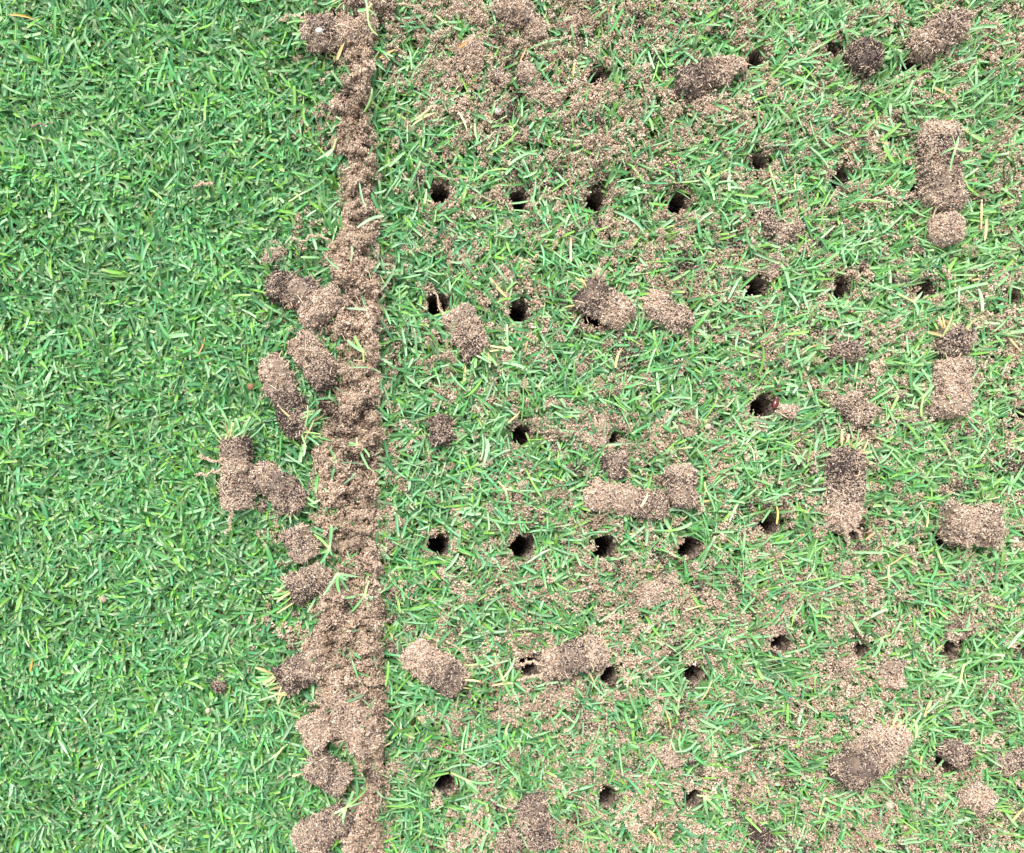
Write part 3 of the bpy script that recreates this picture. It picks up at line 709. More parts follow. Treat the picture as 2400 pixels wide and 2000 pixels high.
CG = "soil cores lying on the turf"
D_ = lambda *a: list(a)
CORES = [
 # label, p0, p1, r, dark, kwargs
 ("broad pale gritty clump with a white speck, at the head of the ridge", (728,86),(852,72),40,D_((0,.30),(.35,.42),(.6,.04),(1,.04)),dict(rough=1.15,tuft=(0,9,.011,.2),roots=[[(720,40),(680,35),(655,48)]])),
 ("dark crumbly clump cut off by the top edge above the ridge", (812,6),(905,4),38,D_((0,.06),(.5,.3),(1,.5)),dict(rough=1.2,tuft=(0,16,.012,.1,270),roots=[[(930,10),(985,20),(1010,45)]])),
 ("short dark core with a root across it, highest of those piled left of the ridge", (650,668),(728,700),35,D_((0,.62),(.6,.5),(1,.1)),dict(rough=.9,roots=[[(636,682),(665,696),(682,722)]])),
 ("light crumbly branching clump joining the dark core to the ridge", (716,738),(776,712),33,D_((0,.05),(1,.08)),dict(rough=1.7,crumb=2.5)),
 ("tapering brown core pointing down right below the light branching clump beside the ridge", (706,800),(762,884),37,D_((0,.05),(.5,.18),(1,.42)),dict(rough=1.0)),
 ("long core left of the ridge, tan above, dark below, green blades at its lower end", (638,862),(702,1002),37,D_((0,.04),(.4,.2),(.6,.62),(.9,.55),(1,.2)),dict(rough=.9,tuft=(1,30,.016,.15,20))),
 ("stubby dark core with a grass tuft on top, in the pile on the clean lawn", (553,1040),(556,1098),37,D_((0,.6),(.55,.6),(.8,.1),(1,.05)),dict(rough=.6,flat=1,tuft=(0,22,.015,.1),roots=[[(530,1080),(495,1078),(470,1068)],[(525,1100),(490,1108),(458,1116)]])),
 ("pale brown core below the dark tufted one on the clean lawn", (552,1128),(556,1178),38,D_((0,.05),(.4,.28),(1,.06)),dict(rough=.9,roots=[[(548,1196),(540,1222),(534,1250)]])),
 ("slanting core with a grey lower end, rightmost of the pile on the clean lawn", (618,1110),(688,1182),38,D_((0,.08),(.4,.3),(1,.35)),dict(rough=.85,tuft=(1,8,.010,.4))),
 ("greyish rounded core end left of the ridge, under a green sprig", (692,1252),(716,1296),36,D_((0,.3),(1,.3)),dict(rough=.8)),
 ("dark stubby core end lying on the ridge below the greyish rounded one", (690,1380),(752,1346),36,D_((0,.45),(.6,.5),(1,.15)),dict(rough=.9,tuft=(0,10,.014,.3))),
 ("dark ended core pointing lower left with pale yellow grass at its tip, beside the ridge", (664,1598),(752,1538),38,D_((0,.6),(.5,.45),(1,.05)),dict(rough=1.0,tuft=(0,20,.014,.4))),
 ("long pale brown core lying across the lower ridge", (790,1632),(858,1740),42,D_((0,.22),(.4,.1),(1,.08)),dict(rough=.9)),
 ("crumbly clump tucked under the left side of the long pale core on the ridge", (738,1690),(758,1728),38,D_((0,.05),(1,.06)),dict(rough=1.5,crumb=2)),
 ("squat speckled core with a dark patch, second from the bottom along the ridge's left edge", (738,1792),(800,1830),38,D_((0,.3),(.5,.4),(1,.2)),dict(rough=.85,tuft=(0,8,.012,.1))),
 ("broad dark topped core at the bottom edge of the picture, leaning against the ridge", (722,1968),(806,1912),44,D_((0,.15),(.5,.35),(1,.62)),dict(rough=.95)),
 ("lone tilted core right of the ridge, root at its top, grass at its foot", (1070,740),(1118,822),38,D_((0,.05),(.4,.2),(.75,.5),(1,.4)),dict(rough=.75,tuft=(1,20,.012,.3),roots=[[(1072,762),(1045,748),(1030,715),(1014,684)]])),
 ("thick core with a nearly black upper left end, partly over a hole", (1372,692),(1462,742),40,D_((0,.75),(.35,.5),(.5,.12),(1,.06)),dict(rough=.8,tuft=(0,6,.011,.8))),
 ("light rooty core just right of the dark ended one in the upper middle", (1522,712),(1600,756),30,D_((0,.02),(.7,.06),(1,.5)),dict(rough=.9,crumb=2,roots=[[(1530,722),(1560,728),(1600,732)],[(1528,702),(1505,698),(1488,705)]])),
 ("short dark upright clod left of the brown crumb filled hole", (1032,992),(1040,1026),31,D_((0,.5),(1,.5)),dict(rough=1.1)),
 ("rounded dark grey core end resting on top of the long horizontal core", (1438,1082),(1444,1100),31,D_((0,.5),(1,.42)),dict(rough=.5)),
 ("long horizontal tan core darkening at its right end in the middle of the picture", (1388,1158),(1548,1188),33,D_((0,.03),(.5,.08),(.7,.5),(1,.45)),dict(rough=.7,crumb=1.4)),
 ("upright rounded core just right of the long horizontal one", (1592,1106),(1598,1172),36,D_((0,.08),(.5,.3),(1,.2)),dict(rough=.85)),
 ("fat smooth core right of the lower ridge, tan upper left, dark lower right", (970,1530),(1066,1598),42,D_((0,.05),(.45,.12),(.7,.5),(1,.45)),dict(rough=.55,tuft=(1,6,.009,.6))),
 ("tilted grey and tan core with a frayed root end over a hole", (1286,1556),(1404,1524),40,D_((0,.06),(.4,.38),(.75,.2),(1,.08)),dict(rough=.7,tuft=(1,8,.009,.4),roots=[[(1275,1578),(1245,1588),(1212,1592)],[(1270,1560),(1240,1548),(1222,1560)]])),
 ("upright dark topped core near the bottom edge in the middle", (1242,1884),(1260,1972),35,D_((0,.5),(.4,.2),(.7,.4),(1,.35)),dict(rough=.9)),
 ("low dark lump at the bottom left side of the upright core near the bottom edge", (1190,1960),(1200,1978),28,D_((0,.3),(1,.35)),dict(rough=.9)),
 ("core with a dark left half and a light tapering right tip near the top edge", (1602,196),(1722,156),39,D_((0,.6),(.5,.5),(.62,.08),(1,.03)),dict(rough=.95,taper=(1.1,.62),crumb=1.5)),
 ("round dark soil ball between two holes at the upper right", (2012,138),(2028,136),42,D_((0,.62),(1,.6)),dict(rough=.6)),
 ("dim crumbly core slanting toward the top right corner", (2156,108),(2242,66),38,D_((0,.12),(.6,.3),(1,.1)),dict(rough=1.4,crumb=2)),
 ("big upright crumbly core with a dark middle and a pale sprig on its head", (2192,322),(2206,474),46,D_((0,.06),(.3,.45),(.6,.3),(1,.03)),dict(rough=1.15,crumb=1.6)),
 ("smooth pale rounded core end below the big upright crumbly core", (2206,538),(2222,534),42,D_((0,.05),(1,.05)),dict(rough=.35,crumb=.4)),
 ("dark clod topped with dry grass, just above a pale core at the right", (2228,796),(2244,806),40,D_((0,.55),(1,.5)),dict(rough=.8,tuft=(0,16,.014,.6,95))),
 ("smooth tan core standing under the dark clod with dry grass", (2230,866),(2228,958),41,D_((0,.12),(.5,.1),(1,.03)),dict(rough=.7,crumb=1.3)),
 ("brown crumbly clump above the long upright core, below the dark wedge", (1994,934),(2018,972),37,D_((0,.25),(1,.3)),dict(rough=1.25)),
 ("long upright core, dark upper part, dry grass on top, roots at its foot", (1984,1072),(1976,1224),42,D_((0,.4),(.25,.6),(.5,.3),(.6,.15),(1,.03)),dict(rough=.55,tuft=(0,22,.013,.5,60),roots=[[(1978,1232),(1984,1256),(1990,1278)],[(1992,1222),(2008,1240),(2016,1262)]])),
 ("big rusty tan crumbly mass near the right edge at mid height", (2236,1224),(2308,1226),50,D_((0,.12),(.5,.1),(1,.03)),dict(rough=1.3,crumb=1.8)),
 ("largest slanting core, dark at its lower left, on the lower part of the second ridge", (1984,1812),(2090,1724),48,D_((0,.62),(.4,.4),(.7,.06),(1,.03)),dict(rough=.8,crumb=1.3,tuft=(1,16,.016,.3,75))),
]
for i, (lab, p0, p1, r, dark, kw) in enumerate(CORES):
    soil_thing("soil_core", "soil core", lab, p0, p1, r, dark, 600 + i * 31, group=CG, **kw)

CLODS = [
 ("crumbly shoulder of the top heap nearest the ridge, above its left foot", (1024,160),(1034,186),30,D_((0,.06),(1,.15)),dict(rough=1.5,crumb=2)),
 ("rusty crumbly hump of the top heap, right of the grey lump in the hollow", (1284,116),(1300,138),30,D_((0,.02),(1,.03)),dict(rough=1.5,crumb=2.4)),
 ("wide crumbly hump at the lower side of the top heap", (1238,218),(1300,232),30,D_((0,.05),(1,.03)),dict(rough=1.5,crumb=2.2)),
 ("crumbly hump between the lower side of the top heap and its nearby hole", (1352,236),(1386,246),26,D_((0,.03),(1,.05)),dict(rough=1.5,crumb=2)),
 ("grey crumbly lump right of the top heap, above its nearby hole", (1334,52),(1350,62),22,D_((0,.25),(1,.1)),dict(rough=1.3,crumb=1.6)),
 ("crumbly hump cut by the top edge, left part of the top heap", (1070,22),(1110,30),30,D_((0,.04),(1,.06)),dict(rough=1.5,crumb=2)),
 ("crumbly soil lump above the tapering dark and tan core", (1748,56),(1760,84),24,D_((0,.05),(1,.1)),dict(rough=1.5,crumb=2)),
 ("soil lump overhanging the black hole right of the light rooty core", (1796,616),(1814,636),30,D_((0,.15),(1,.1)),dict(rough=1.4,crumb=2)),
 ("crumbly lump left of the dark clod with dry grass", (2122,786),(2150,770),24,D_((0,.1),(1,.05)),dict(rough=1.5,crumb=2)),
 ("crumbly lump at the left foot of the smooth tan core", (2132,970),(2150,984),22,D_((0,.04),(1,.04)),dict(rough=1.5,crumb=2)),
 ("brown crumbly lump above the upright rounded core", (1588,1002),(1612,1010),26,D_((0,.15),(1,.1)),dict(rough=1.5,crumb=2)),
 ("small soil heap over the dark slot of a hole, left of the faint second ridge", (1802,1466),(1826,1458),24,D_((0,.05),(1,.1)),dict(rough=1.5,crumb=2)),
 ("highest crumbly knob of the faint second ridge", (1974,1326),(1978,1352),24,D_((0,.02),(1,.05)),dict(rough=1.5,crumb=2)),
 ("crumbly knob in the middle of the faint second ridge, above its small hole", (1986,1434),(1994,1462),26,D_((0,.03),(1,.05)),dict(rough=1.5,crumb=2)),
 ("crumbly knob below the small hole in the faint second ridge", (1966,1556),(1994,1562),30,D_((0,.04),(1,.06)),dict(rough=1.4,crumb=2)),
 ("crumbly lump just above the largest slanting core", (1998,1666),(2014,1684),26,D_((0,.1),(1,.05)),dict(rough=1.5,crumb=2)),
 ("crumbly soil clump overhanging the hole above the pale thick sprig", (2226,1476),(2252,1474),24,D_((0,.04),(1,.06)),dict(rough=1.5,crumb=2)),
 ("crumbly lump right of the pale thick sprig", (2300,1602),(2322,1600),22,D_((0,.06),(1,.04)),dict(rough=1.5,crumb=2)),
 ("low crumbly clump at the bottom edge under the largest slanting core", (2014,1950),(2044,1944),30,D_((0,.15),(1,.05)),dict(rough=1.4,crumb=2)),
 ("rusty crumb lump in the grass at the right, between the two lowest holes rows there", (2324,1336),(2340,1344),20,D_((0,.02),(1,.02)),dict(rough=1.4,crumb=2)),
 ("crumbly clump below the tilted core with the frayed root end", (1296,1614),(1322,1642),26,D_((0,.03),(1,.03)),dict(rough=1.5,crumb=2.2)),
 ("light rooty crumb pile below the long jointed sprig", (1170,1654),(1186,1680),24,D_((0,.02),(1,.02)),dict(rough=1.5,crumb=2.4)),
 ("crumbly clump just above the small black hole in the middle of the lowest row", (1444,1806),(1464,1822),24,D_((0,.05),(1,.03)),dict(rough=1.5,crumb=2)),
 ("crumbly lump at the right edge beside the big upright core", (2340,326),(2352,350),26,D_((0,.15),(1,.1)),dict(rough=1.4,crumb=1.6)),
 ("pale grey sandy lump behind the dark ended core", (1400,644),(1410,650),14,D_((0,.04),(1,.08)),dict(rough=.5,crumb=.2,sink=.002)),
 ("upright pale pinkish sandy lump below the wide hole fourth from the ridge", (1592,546),(1594,568),17,D_((0,.03),(1,.05)),dict(rough=.45,crumb=.2)),
 ("flat oval tan sandy lump below the core near the top", (1656,260),(1680,252),17,D_((0,.04),(1,.04)),dict(rough=.4,crumb=.2)),
 ("dark wedge shaped clod below a black hole on the right", (1950,824),(2000,818),27,D_((0,.5),(1,.35)),dict(rough=1.3,taper=(.7,1.2))),
 ("curved dark crescent of soil, left half, below the brown hole row at the upper right", (1784,502),(1812,540),23,D_((0,.5),(1,.5)),dict(rough=1.2)),
 ("curved dark crescent of soil, right half, meeting the left half in a dip", (1822,548),(1868,530),23,D_((0,.4),(1,.25)),dict(rough=1.2)),
 ("crumbly reddish tan lump left of a small black hole in the centre", (1378,1034),(1416,996),27,D_((0,.03),(1,.03)),dict(rough=1.4,crumb=2)),
 ("crumbly lump above the narrow black hole, upper middle", (1180,660),(1190,690),27,D_((0,.05),(1,.05)),dict(rough=1.5,crumb=2)),
 ("low pale crumbly mound with small roots right of centre, below the middle row of holes", (1504,1394),(1576,1372),32,D_((0,.02),(1,.04)),dict(rough=1.3,crumb=2,sink=-.004)),
 ("grey crumbly clod standing in the second ridge on the lower right", (2082,1562),(2086,1600),29,D_((0,.3),(1,.1)),dict(rough=1.3)),
 ("dark clod near a hole at the lower right, left of the brown one", (2228,1756),(2250,1772),34,D_((0,.5),(1,.35)),dict(rough=1.1)),
 ("brown clod touching the right edge beside the dark one", (2350,1784),(2392,1776),27,D_((0,.2),(1,.35)),dict(rough=1.0)),
 ("light brown clump in the bottom right corner area", (2284,1862),(2302,1882),34,D_((0,.06),(1,.1)),dict(rough=1.3,crumb=1.8)),
 ("blackish clod at the bottom edge, right of the lowest row of holes", (1766,1950),(1792,1978),24,D_((0,.85),(1,.6)),dict(rough=.9)),
 ("small rounded smooth clod perched on the big soil heap at the top", (1228,168),(1238,172),23,D_((0,.06),(1,.06)),dict(rough=.3,crumb=.3,sink=.004)),
 ("grey rounded lump in a hollow of the soil heap near the top edge", (1250,64),(1256,76),26,D_((0,.3),(1,.2)),dict(rough=.8,sink=.002)),
 ("tall pale clump of the heap touching the top edge", (1192,20),(1212,40),36,D_((0,.08),(1,.06)),dict(rough=1.0,crumb=1.4)),
 ("left shoulder clump of the big heap at the top", (1100,112),(1108,138),34,D_((0,.08),(1,.04)),dict(rough=1.1,crumb=1.6)),
 ("small grey crumbly clod left of the smooth rounded one on the heap", (1166,172),(1182,196),17,D_((0,.35),(1,.3)),dict(rough=1.0,sink=.003)),
 ("small dark speckled clod alone on the clean lawn at the lower left", (506,1600),(516,1612),15,D_((0,.5),(1,.5)),dict(rough=1.0)),
 ("small brown sliver of soil between the ridge and the fat smooth core", (912,1516),(934,1522),10,D_((0,.4),(1,.3)),dict(rough=1.0)),
 ("thin elongated crumb of soil under the hole right of the light rooty core", (1748,806),(1780,796),9,D_((0,.15),(1,.3)),dict(rough=1.0)),
 ("slim tapering crumb pointing lower left, left of the ridge in the upper part", (626,606),(662,588),13,D_((0,.05),(1,.1)),dict(rough=1.0)),
 ("tiny dark nugget hanging under the bend of the pile on the clean lawn", (612,1182),(616,1190),11,D_((0,.5),(1,.5)),dict(rough=1.0)),
 ("little crumb with a dark centre just right of the red beetle", (1838,962),(1850,968),20,D_((0,.1),(1,.3)),dict(rough=1.2)),
 ("round brown nugget of soil in the sparse grass right of the ridge at mid height", (1104,1128),(1110,1130),12,D_((0,.1),(1,.1)),dict(rough=.8)),
 ("crumbly low clod in the middle of the right lower area, left of the second ridge", (1552,1762),(1572,1786),24,D_((0,.1),(1,.3)),dict(rough=1.3,sink=-.002)),
]
for i, (lab, p0, p1, r, dark, kw) in enumerate(CLODS):
    if kw['rough'] >= 1.4:      # loose crumbly mounds sit down among the blades
        kw = dict(kw); kw['sink'] = kw.get('sink', 0) - .0032; r = r * .95; kw['flat'] = .75; kw['rough'] *= 1.15
    soil_thing("soil_clod", "soil clod", lab, p0, p1, r, dark, 2600 + i * 31, group="loose clods of soil", **kw)

# ------------------------------------------------------------------ pebbles
def subdiv(V, F, k):
    for _ in range(k):
        V = list(map(tuple, V)); cache = {}; NF = []
        def mid(a, b):
            key = (min(a, b), max(a, b))
            if key not in cache:
                m = np.array(V[a]) + np.array(V[b]); m /= np.linalg.norm(m); V.append(tuple(m)); cache[key] = len(V) - 1
            return cache[key]
        for a, b, c in F:
            ab, bc, ca = mid(a, b), mid(b, c), mid(c, a)
            NF += [(a, ab, ca), (b, bc, ab), (c, ca, bc), (ab, bc, ca)]
        F = NF
    return np.array(V), np.array(F)
SPH_V, SPH_F = subdiv(ICO_V, ICO_F, 3)
PEBBLES = [  # px, py, rx, ry, z, colour, label
 (1193,820,9,8,.011,(.72,.60,.47),"small cream pebble beside the foot of the lone tilted core"),
 (487,1666,6,7,.010,(.66,.52,.42),"tiny pinkish pebble on the clean lawn under the small dark clod"),
 (241,1406,8,9,.010,(.50,.36,.27),"tiny brown pebble alone far out on the clean lawn"),
 (2084,1888,11,10,.011,(.55,.45,.36),"small pale pebble below the largest slanting core"),
 (748,72,8,6,.030,(.8,.76,.70),"white pebble stuck on the pale clump at the head of the ridge"),
 (1168,262,10,8,.013,(.60,.53,.48),"pale grey pebble at the foot of the big heap at the top"),
 (1356,1704,8,7,.011,(.33,.27,.22),"small round brown pebble in the soil of the lower middle"),
 (1660,1000,8,7,.012,(.60,.46,.36),"small pinkish pebble above the upright rounded core"),
 (588,906,8,8,.010,(.35,.17,.09),"tiny rust brown pebble left of the long core with blades at its end"),
]
for i, (px, py, rx_, ry_, z, c, lab) in enumerate(PEBBLES):
    rs = np.random.RandomState(4000 + i)
    d = (vnoise3(SPH_V + i * 3.1, .9, 95) - .5) * .5 + (vnoise3(SPH_V + i * 3.1, .3, 99) - .5) * .12
    V = SPH_V * (1 + d)[:, None] * np.array([rx_ * S, ry_ * S, min(rx_, ry_) * S * .8])
    cc = np.array(c) * .6 * (1 + (vnoise3(SPH_V + i, .22, 96) - .5)[:, None] * .6) * rs.uniform(.92, 1.08, (len(V), 1))
    o = link("pebble", make_mesh("pebble", V, SPH_F, cc, M_STONE, True)); o.location = at(px, py, z); o.rotation_euler = (0, 0, rs.uniform(-.3, .3))
    tag(o, lab, "pebble", "pebbles lying in the turf")

# ------------------------------------------------------------------ the beetle
def ellip(acc, c, r, col, noise=0.0, cutx=None):
    V = SPH_V.copy()
    V = V * np.array(r) + np.array(c)
    acc.add(V, SPH_F, np.tile(col, (len(V), 1)))
be = bpy.data.objects.new("beetle", None); be.empty_display_size = .005; SC.collection.objects.link(be)
be.location = at(1818, 944, .0105); be.rotation_euler = (0, 0, math.radians(-14)); be.scale = (.8, .8, .8)
tag(be, "small shiny dark red beetle in the soil just right of a black hole", "beetle")
RED = (.085, .010, .009); REDD = (.035, .008, .012)
ac = Tri(); ellip(ac, (0, -.0004, -.0005), (.0021, .0040, .0015), REDD); link("abdomen", ac.mesh("abdomen", M_SHELL, True), be)
ac = Tri(); ellip(ac, (0, .0031, .0001), (.0019, .0014, .0015), (.05, .010, .016)); link("thorax", ac.mesh("thorax", M_SHELL, True), be)
ac = Tri(); ellip(ac, (0, .0046, -.0002), (.0011, .0008, .0009), REDD); link("head", ac.mesh("head", M_SHELL, True), be)
for sx in (-1, 1):
    ac = Tri(); V = SPH_V.copy(); V[:, 0] = np.clip(V[:, 0] * sx, -.02, 1) * sx
    V = V * np.array([.0024, .0041, .0019]) + np.array([0, -.0008, .0002]); ac.add(V, SPH_F, np.tile(RED, (len(V), 1)))
    link("wing_case", ac.mesh("wing_case", M_SHELL, True), be)
    for k in range(3):
        y_ = .0028 - k * .0022
        P = np.array([(sx * .0016, y_, -.0006), (sx * .0030, y_ + .0006 * (1 - k), -.0002), (sx * .0042, y_ + .0012 * (1 - k), -.0014)])
        ac = Tri(); ac.add(*tube(P, [.00025, .0002, .00012], np.tile(REDD, (3, 1)))); link("leg", ac.mesh("leg", M_SHELL, True), be)

# ------------------------------------------------------------------ sprigs, dry blades and twigs lying about
SG = "torn grass sprigs lying on the turf and soil"
def leaf_mesh(p, az, L, w, col, rs, th=(82, 96), base=None, cut=None):
    a = lambda v: np.array([v])
    V, F, C = blades(np.array([p]), a(az), a(L), a(w), np.radians(a(th[0] * 1.0)), np.radians(a(th[1] * 1.0)), np.array([col]), np.array([TIP]), rs, seg=7,
                     basecol=None if base is None else np.array([base]), cut=cut)
    return V, F, C
def sprig(name, cat, label, px, py, z, stem, leaves, seed, pale=.3, stemcol=(.42, .52, .22), group=SG):
    """stem: (angle deg, length px) or None; leaves: list of (angle deg, length px[, width px])"""
    rs = np.random.RandomState(seed)
    o = at(px, py, z - .0015); pale = pale * .7
    e = bpy.data.objects.new(name, None); e.empty_display_size = .004; SC.collection.objects.link(e); e.location = o; tag(e, label, cat, group)
    if stem:
        a = math.radians(stem[0]); L = stem[1] * S
        t = np.linspace(0, 1, 9)
        aa = a + (vnoise(t * 6, t * 0 + seed, 2.5, 3) - .5) * .5
        P = np.stack([np.cumsum(np.cos(aa)) * L / 9, np.cumsum(np.sin(aa)) * L / 9, -.0015 * t], 1); P = P - P[0]
        acc = Tri(); acc.add(*tube(P, np.interp(t, [0, .08, .16, 1], [.0009, .0011, .0007, .00065]), np.tile(stemcol, (9, 1)) * rs.uniform(.9, 1.1, (9, 1))))
        link("stem", acc.mesh("stem", M_GRASS, True), e)
    for lf in leaves:
        lf = (lf[0] + rs.uniform(-9, 9), lf[1] * rs.uniform(.6, 1.15)) + tuple(lf[2:])
        w = (lf[2] if len(lf) > 2 else 8) * S * rs.uniform(.6, .95)
        c = (grass_cols(1, rs)[0]) * (1 - pale) + (G_PALE * .75 + G_YEL * .35) * pale
        V, F, C = leaf_mesh((0, 0, rs.uniform(-.0002, .0006)), math.radians(lf[0]), lf[1] * S, w, c, rs, base=(.5, .58, .3), th=(rs.uniform(76, 90), rs.uniform(88, 98)))
        link("leaf", make_mesh("leaf", V, F, C, M_GRASS, True), e)
    return e
SPRIGS = [ # label, px, py, z, stem, leaves, pale
 ("large pale stemmed sprig lying at the foot of the big heap, leaves to the left", 1202,299,.014,(52,40),[(178,62,9),(215,52,9),(262,34,7)],.35),
 ("green and white sprig on the ridge beside the tapering brown core", 852,826,.020,(270,24),[(150,46,9),(128,40,8),(58,46,7),(20,32,8)],.2),
 ("sprig with broad leaves on the ridge, highest of the pair above the branching roots", 790,1078,.020,(150,14),[(118,48,10),(190,50,8),(238,52,10),(0,20,7),(200,30,9)],.3),
 ("yellow green sprig with a long leaf at the right of the ridge, mid height", 838,1044,.021,(95,20),[(185,40,9),(300,60,7),(335,38,7),(160,24,8)],.7),
 ("thin leaved sprig standing over the greyish rounded core end", 772,1286,.021,None,[(78,52,8),(122,50,7),(242,56,10),(205,34,8),(290,30,8)],.2),
 ("fan shaped sprig spread over the dark stubby core end on the ridge", 790,1344,.025,None,[(268,52,10),(240,66,8),(318,40,10),(350,58,7),(300,46,8)],.3),
 ("pale sprig with a thick white stem on the ridge right of the fan shaped one", 856,1392,.021,(75,34),[(235,52,9),(200,48,7),(285,40,7),(330,30,7)],.45),
 ("long jointed sprig between the fat smooth core and the one with frayed roots", 1178,1590,.014,(105,68),[(298,70,9),(52,52,8),(205,34,8),(312,40,6)],.35),
 ("small pale sprig pointing left toward the fat smooth core", 1124,1557,.014,(182,40),[(8,34,6),(320,26,8),(60,26,6)],.5),
 ("sprig with two drooping leaves at the end of a rusty stem, lower middle", 1186,1712,.014,(60,22),[(262,50,9),(280,44,9),(250,20,7)],.3),
 ("long pale sprig sweeping down right beside the lowest black hole near the ridge", 1092,1828,.015,(158,42),[(322,64,10),(345,70,7),(280,36,8),(300,30,8)],.35),
 ("sprig with a long leaf pointing down, above the middle row of holes near the ridge", 1184,1146,.014,(130,26),[(200,34,8),(272,60,10),(345,70,7),(230,28,9)],.3),
 ("pale sprig with a thick leaf right of the largest round black hole", 1572,1244,.014,(235,20),[(112,40,10),(10,62,8),(178,40,7),(300,40,8)],.55),
 ("hooked pale sprig right of the upright rounded core", 1654,1148,.014,(85,20),[(300,60,7),(262,44,8),(320,66,5)],.5),
 ("thin sprig in the sparse grass below the cream pebble", 1262,906,.013,(300,26),[(140,40,6),(60,40,6),(20,34,7),(185,30,6)],.3),
 ("pale sprig with a drooping broad leaf above the curved crescent clod", 1810,418,.014,(95,34),[(292,48,12),(330,56,7),(200,30,7)],.5),
 ("pale star of leaves on the head of the big upright crumbly core", 2240,345,.034,None,[(70,36,7),(110,34,6),(250,52,7),(200,46,7),(330,44,7)],.8),
 ("long whitish sprig trailing down right from beside the big upright crumbly core", 2270,312,.014,(120,10),[(322,60,10),(335,70,6),(15,40,8)],.6),
 ("whitish sprig hanging left of the smooth tan core at the right", 2164,930,.016,(272,50),[(130,44,8),(50,36,10),(200,30,7)],.7),
 ("white tipped sprig alone in the grass left of the long upright core", 1862,1068,.014,(150,26),[(320,40,8),(345,30,6),(300,34,8)],.8),
 ("sprig with pale leaf blades at the small hole above the dark clod with dry grass", 2140,708,.015,(150,40),[(40,50,8),(0,60,6),(310,46,7)],.5),
 ("curly sprig right of the blade covered hole in the lower middle", 1474,1590,.014,(265,24),[(100,34,8),(55,36,7),(180,34,6),(20,36,6)],.25),
 ("upright thin sprig below the open hole with a green blade across it", 1590,1646,.014,(275,20),[(88,66,8),(120,60,7),(62,54,7)],.25),
 ("long thin sprig in the lower right area, left of the largest slanting core", 1670,1726,.014,(100,16),[(290,60,7),(262,62,6),(320,46,6)],.4),
 ("thick pale sprig like a club right of the second ridge, lower right", 2252,1590,.016,(72,38),[(250,60,8),(205,48,9),(300,52,8)],.75),
 ("sprig with whitish node right of the faint second ridge", 2066,1496,.015,(20,30),[(135,34,6),(205,38,8),(250,46,10),(290,30,7)],.4),
 ("upright sprig with a whitish bud on the faint second ridge", 2082,1352,.015,(85,30),[(268,40,7),(200,50,7),(320,44,8),(20,48,6)],.5),
 ("long pale jointed sprig arching above the lower right holes", 2208,1322,.015,(112,40),[(318,62,8),(350,60,7),(300,50,7),(20,40,6)],.5),
 ("sprig with a whitish upright stem below the largest slanting core", 1932,1872,.014,(262,56),[(100,30,6),(330,70,8),(20,56,7)],.5),
 ("loose bundle of pale blades lying over the lower ridge near the bottom", 812,1892,.024,(230,30),[(48,70,9),(70,54,8),(20,62,7),(240,50,9),(200,38,7)],.5),
 ("feathery pale sprig on the clean lawn left of the ridge, upper part", 700,458,.013,(205,30),[(25,66,6),(150,24,7),(300,20,7)],.7),
 ("pale sprig with an orange leaf base crossing onto the upper ridge", 782,348,.016,(72,28),[(225,50,9),(240,40,6)],.7),
 ("thin sprig trailing off the lower ridge over the clean lawn", 650,1768,.013,(45,36),[(215,70,8),(245,40,7),(190,34,6)],.4),
 ("pale sprig pointing at a hole of the lowest row", 1650,1866,.014,(182,16),[(355,52,9),(320,56,8),(280,50,8)],.5),
 ("sprig draped over the dark clump at the top edge of the ridge", 862,22,.030,(60,20),[(100,30,9),(200,34,9),(270,60,6),(320,34,8)],.4),
 ("long green sprig right of the top of the ridge, leading to the big heap", 1040,52,.014,(140,36),[(330,70,8),(350,46,8),(200,40,7)],.4),
 ("bright yellow green leaves between the long core with blades and the ridge", 712,1042,.014,None,[(250,40,14),(275,36,12),(40,40,7)],.9),
]
for i, (lab, px, py, z, st, lv, pale) in enumerate(SPRIGS):
    sprig("grass_sprig", "grass sprig", lab, px, py, z, st, lv, 5000 + i, pale)

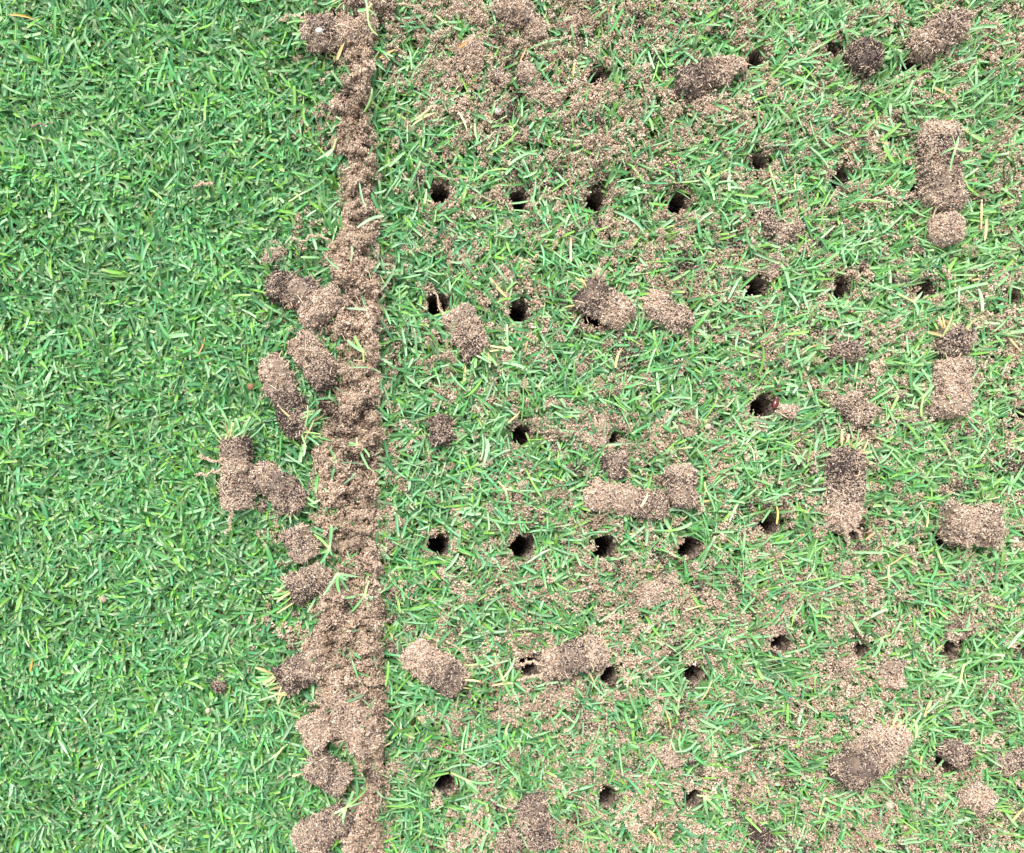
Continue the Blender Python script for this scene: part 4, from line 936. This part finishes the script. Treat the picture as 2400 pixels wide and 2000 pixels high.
DRY = [ # label, px, py, z, angle, length px, width px, colour
 ("orange tipped dry blade standing on the ridge below the pale gritty clump", 790,140,.024,72,44,9,(.60,.42,.16)),
 ("yellow dry blade crossing the grass right of the ridge near the top", 890,136,.013,32,46,8,(.62,.40,.14)),
 ("short orange blade on the left of the big heap", 1076,112,.022,38,26,7,(.62,.30,.07)),
 ("orange straw blade beside a green one on the big heap", 1218,146,.022,66,40,4,(.62,.34,.12)),
 ("orange dry blade lying flat in the top left corner of the lawn", 20,34,.011,-4,62,6,(.62,.34,.03)),
 ("bent orange blade on the clean lawn, mid left of the bent pile", 464,832,.011,62,46,5,(.55,.27,.07)),
 ("orange blade in the lawn at the lower left corner", 70,1574,.011,75,30,6,(.60,.33,.04)),
 ("flat straw stalk right of the upper ridge", 968,292,.014,36,62,8,(.60,.46,.28)),
 ("second straw stalk lying just above the flat one", 972,280,.015,34,58,6,(.64,.50,.30)),
 ("upright yellow straw blade in the centre", 1442,862,.015,84,50,8,(.66,.46,.20)),
 ("pale curved stem in the grass right of the upper ridge", 1074,262,.014,-58,52,6,(.60,.66,.36)),
 ("straw blade lying on the right end of the long horizontal core", 1502,1188,.032,58,38,8,(.72,.55,.36)),
 ("leaning straw blade in the soil below the core with a frayed root end", 1378,1572,.013,-62,44,6,(.66,.52,.26)),
 ("yellow dry blade near the bottom edge right of centre", 1518,1944,.014,-42,44,8,(.62,.50,.20)),
 ("yellow tipped blade at the right edge in the lower right corner", 2370,1928,.015,52,48,9,(.66,.62,.24)),
 ("pale dry leaf on the soil mound below the middle row of holes", 1536,1340,.014,62,26,9,(.66,.46,.22)),
 ("straw coloured blade across the pale mound, lower middle", 1600,1434,.014,22,56,5,(.62,.55,.30)),
 ("yellow blade beside the brown bottomed hole", 1820,1228,.013,80,50,6,(.62,.55,.14)),
 ("dry blade above the crumb filled hole left of the small lump", 1190,990,.014,35,40,6,(.62,.45,.18)),
 ("pale yellow blade stuck in the big rusty crumbly mass", 2172,1236,.022,82,34,8,(.72,.66,.32)),
]
for i, (lab, px, py, z, ang, L, w, c) in enumerate(DRY):
    rs = np.random.RandomState(6000 + i); p = at(px, py, z); c = tuple(np.array(c) * .72)
    V, F, C = leaf_mesh((0, 0, 0), math.radians(ang), L * S, w * S * .8, c, rs, th=(84, 97), cut=np.array([False]))
    o = link("dry_blade", make_mesh("dry_blade", V, F, C, M_GRASS, True)); o.location = p
    tag(o, lab, "dry blade", "dead straw coloured blades")

ROOTS = [ # label, path, width px
 ("knobbly brown twig lying on the clean lawn at the far left", [(76,296),(98,291),(124,288)], 4.5, False, (.22,.15,.12)),
 ("thin sand crusted root on the clean lawn, upper left of the ridge", [(460,434),(478,428),(498,430)], 2.6, True, (.5,.38,.28)),
 ("pale root fraying off the ridge to the left, upper part", [(770,560),(730,552),(700,566),(672,558)], 3.0, True, (.62,.45,.3)),
 ("white wavy root on the right shoulder of the big heap", [(1300,96),(1320,90),(1338,88),(1352,100)], 4.5, True, (.75,.62,.48)),
 ("sand crusted root above the fat smooth core", [(1000,1488),(1030,1500),(1062,1512),(1090,1530)], 3.2, True, (.62,.45,.3)),
 ("forked pale root near the lowest row of holes", [(1754,1880),(1764,1852),(1780,1842),(1796,1830)], 3.4, True, (.68,.52,.36)),
 ("branching roots of the pale mound below the middle row", [(1630,1398),(1662,1392),(1690,1400)], 3.0, True, (.62,.47,.32)),
 ("pale root reaching right from the light soil at the left of the second hole row", [(1440,310),(1460,290),(1470,262)], 2.6, True, (.66,.5,.36)),
]
for i, (lab, path, w, cr_, c) in enumerate(ROOTS):
    ra = root_acc(path, 7000 + i * 5, w=w * S * .5, z0=.0125, z1=.0115, crusted=cr_)
    if not cr_: ra.c[0][:] = c
    m0 = at(path[0][0], path[0][1], .012)
    nm = "twig" if not cr_ else "root_strand"
    o = link(nm, ra.mesh(nm, M_SOIL, origin=m0)); o.location = m0
    tag(o, lab, "twig" if not cr_ else "root", "loose roots and twigs")
print("done")
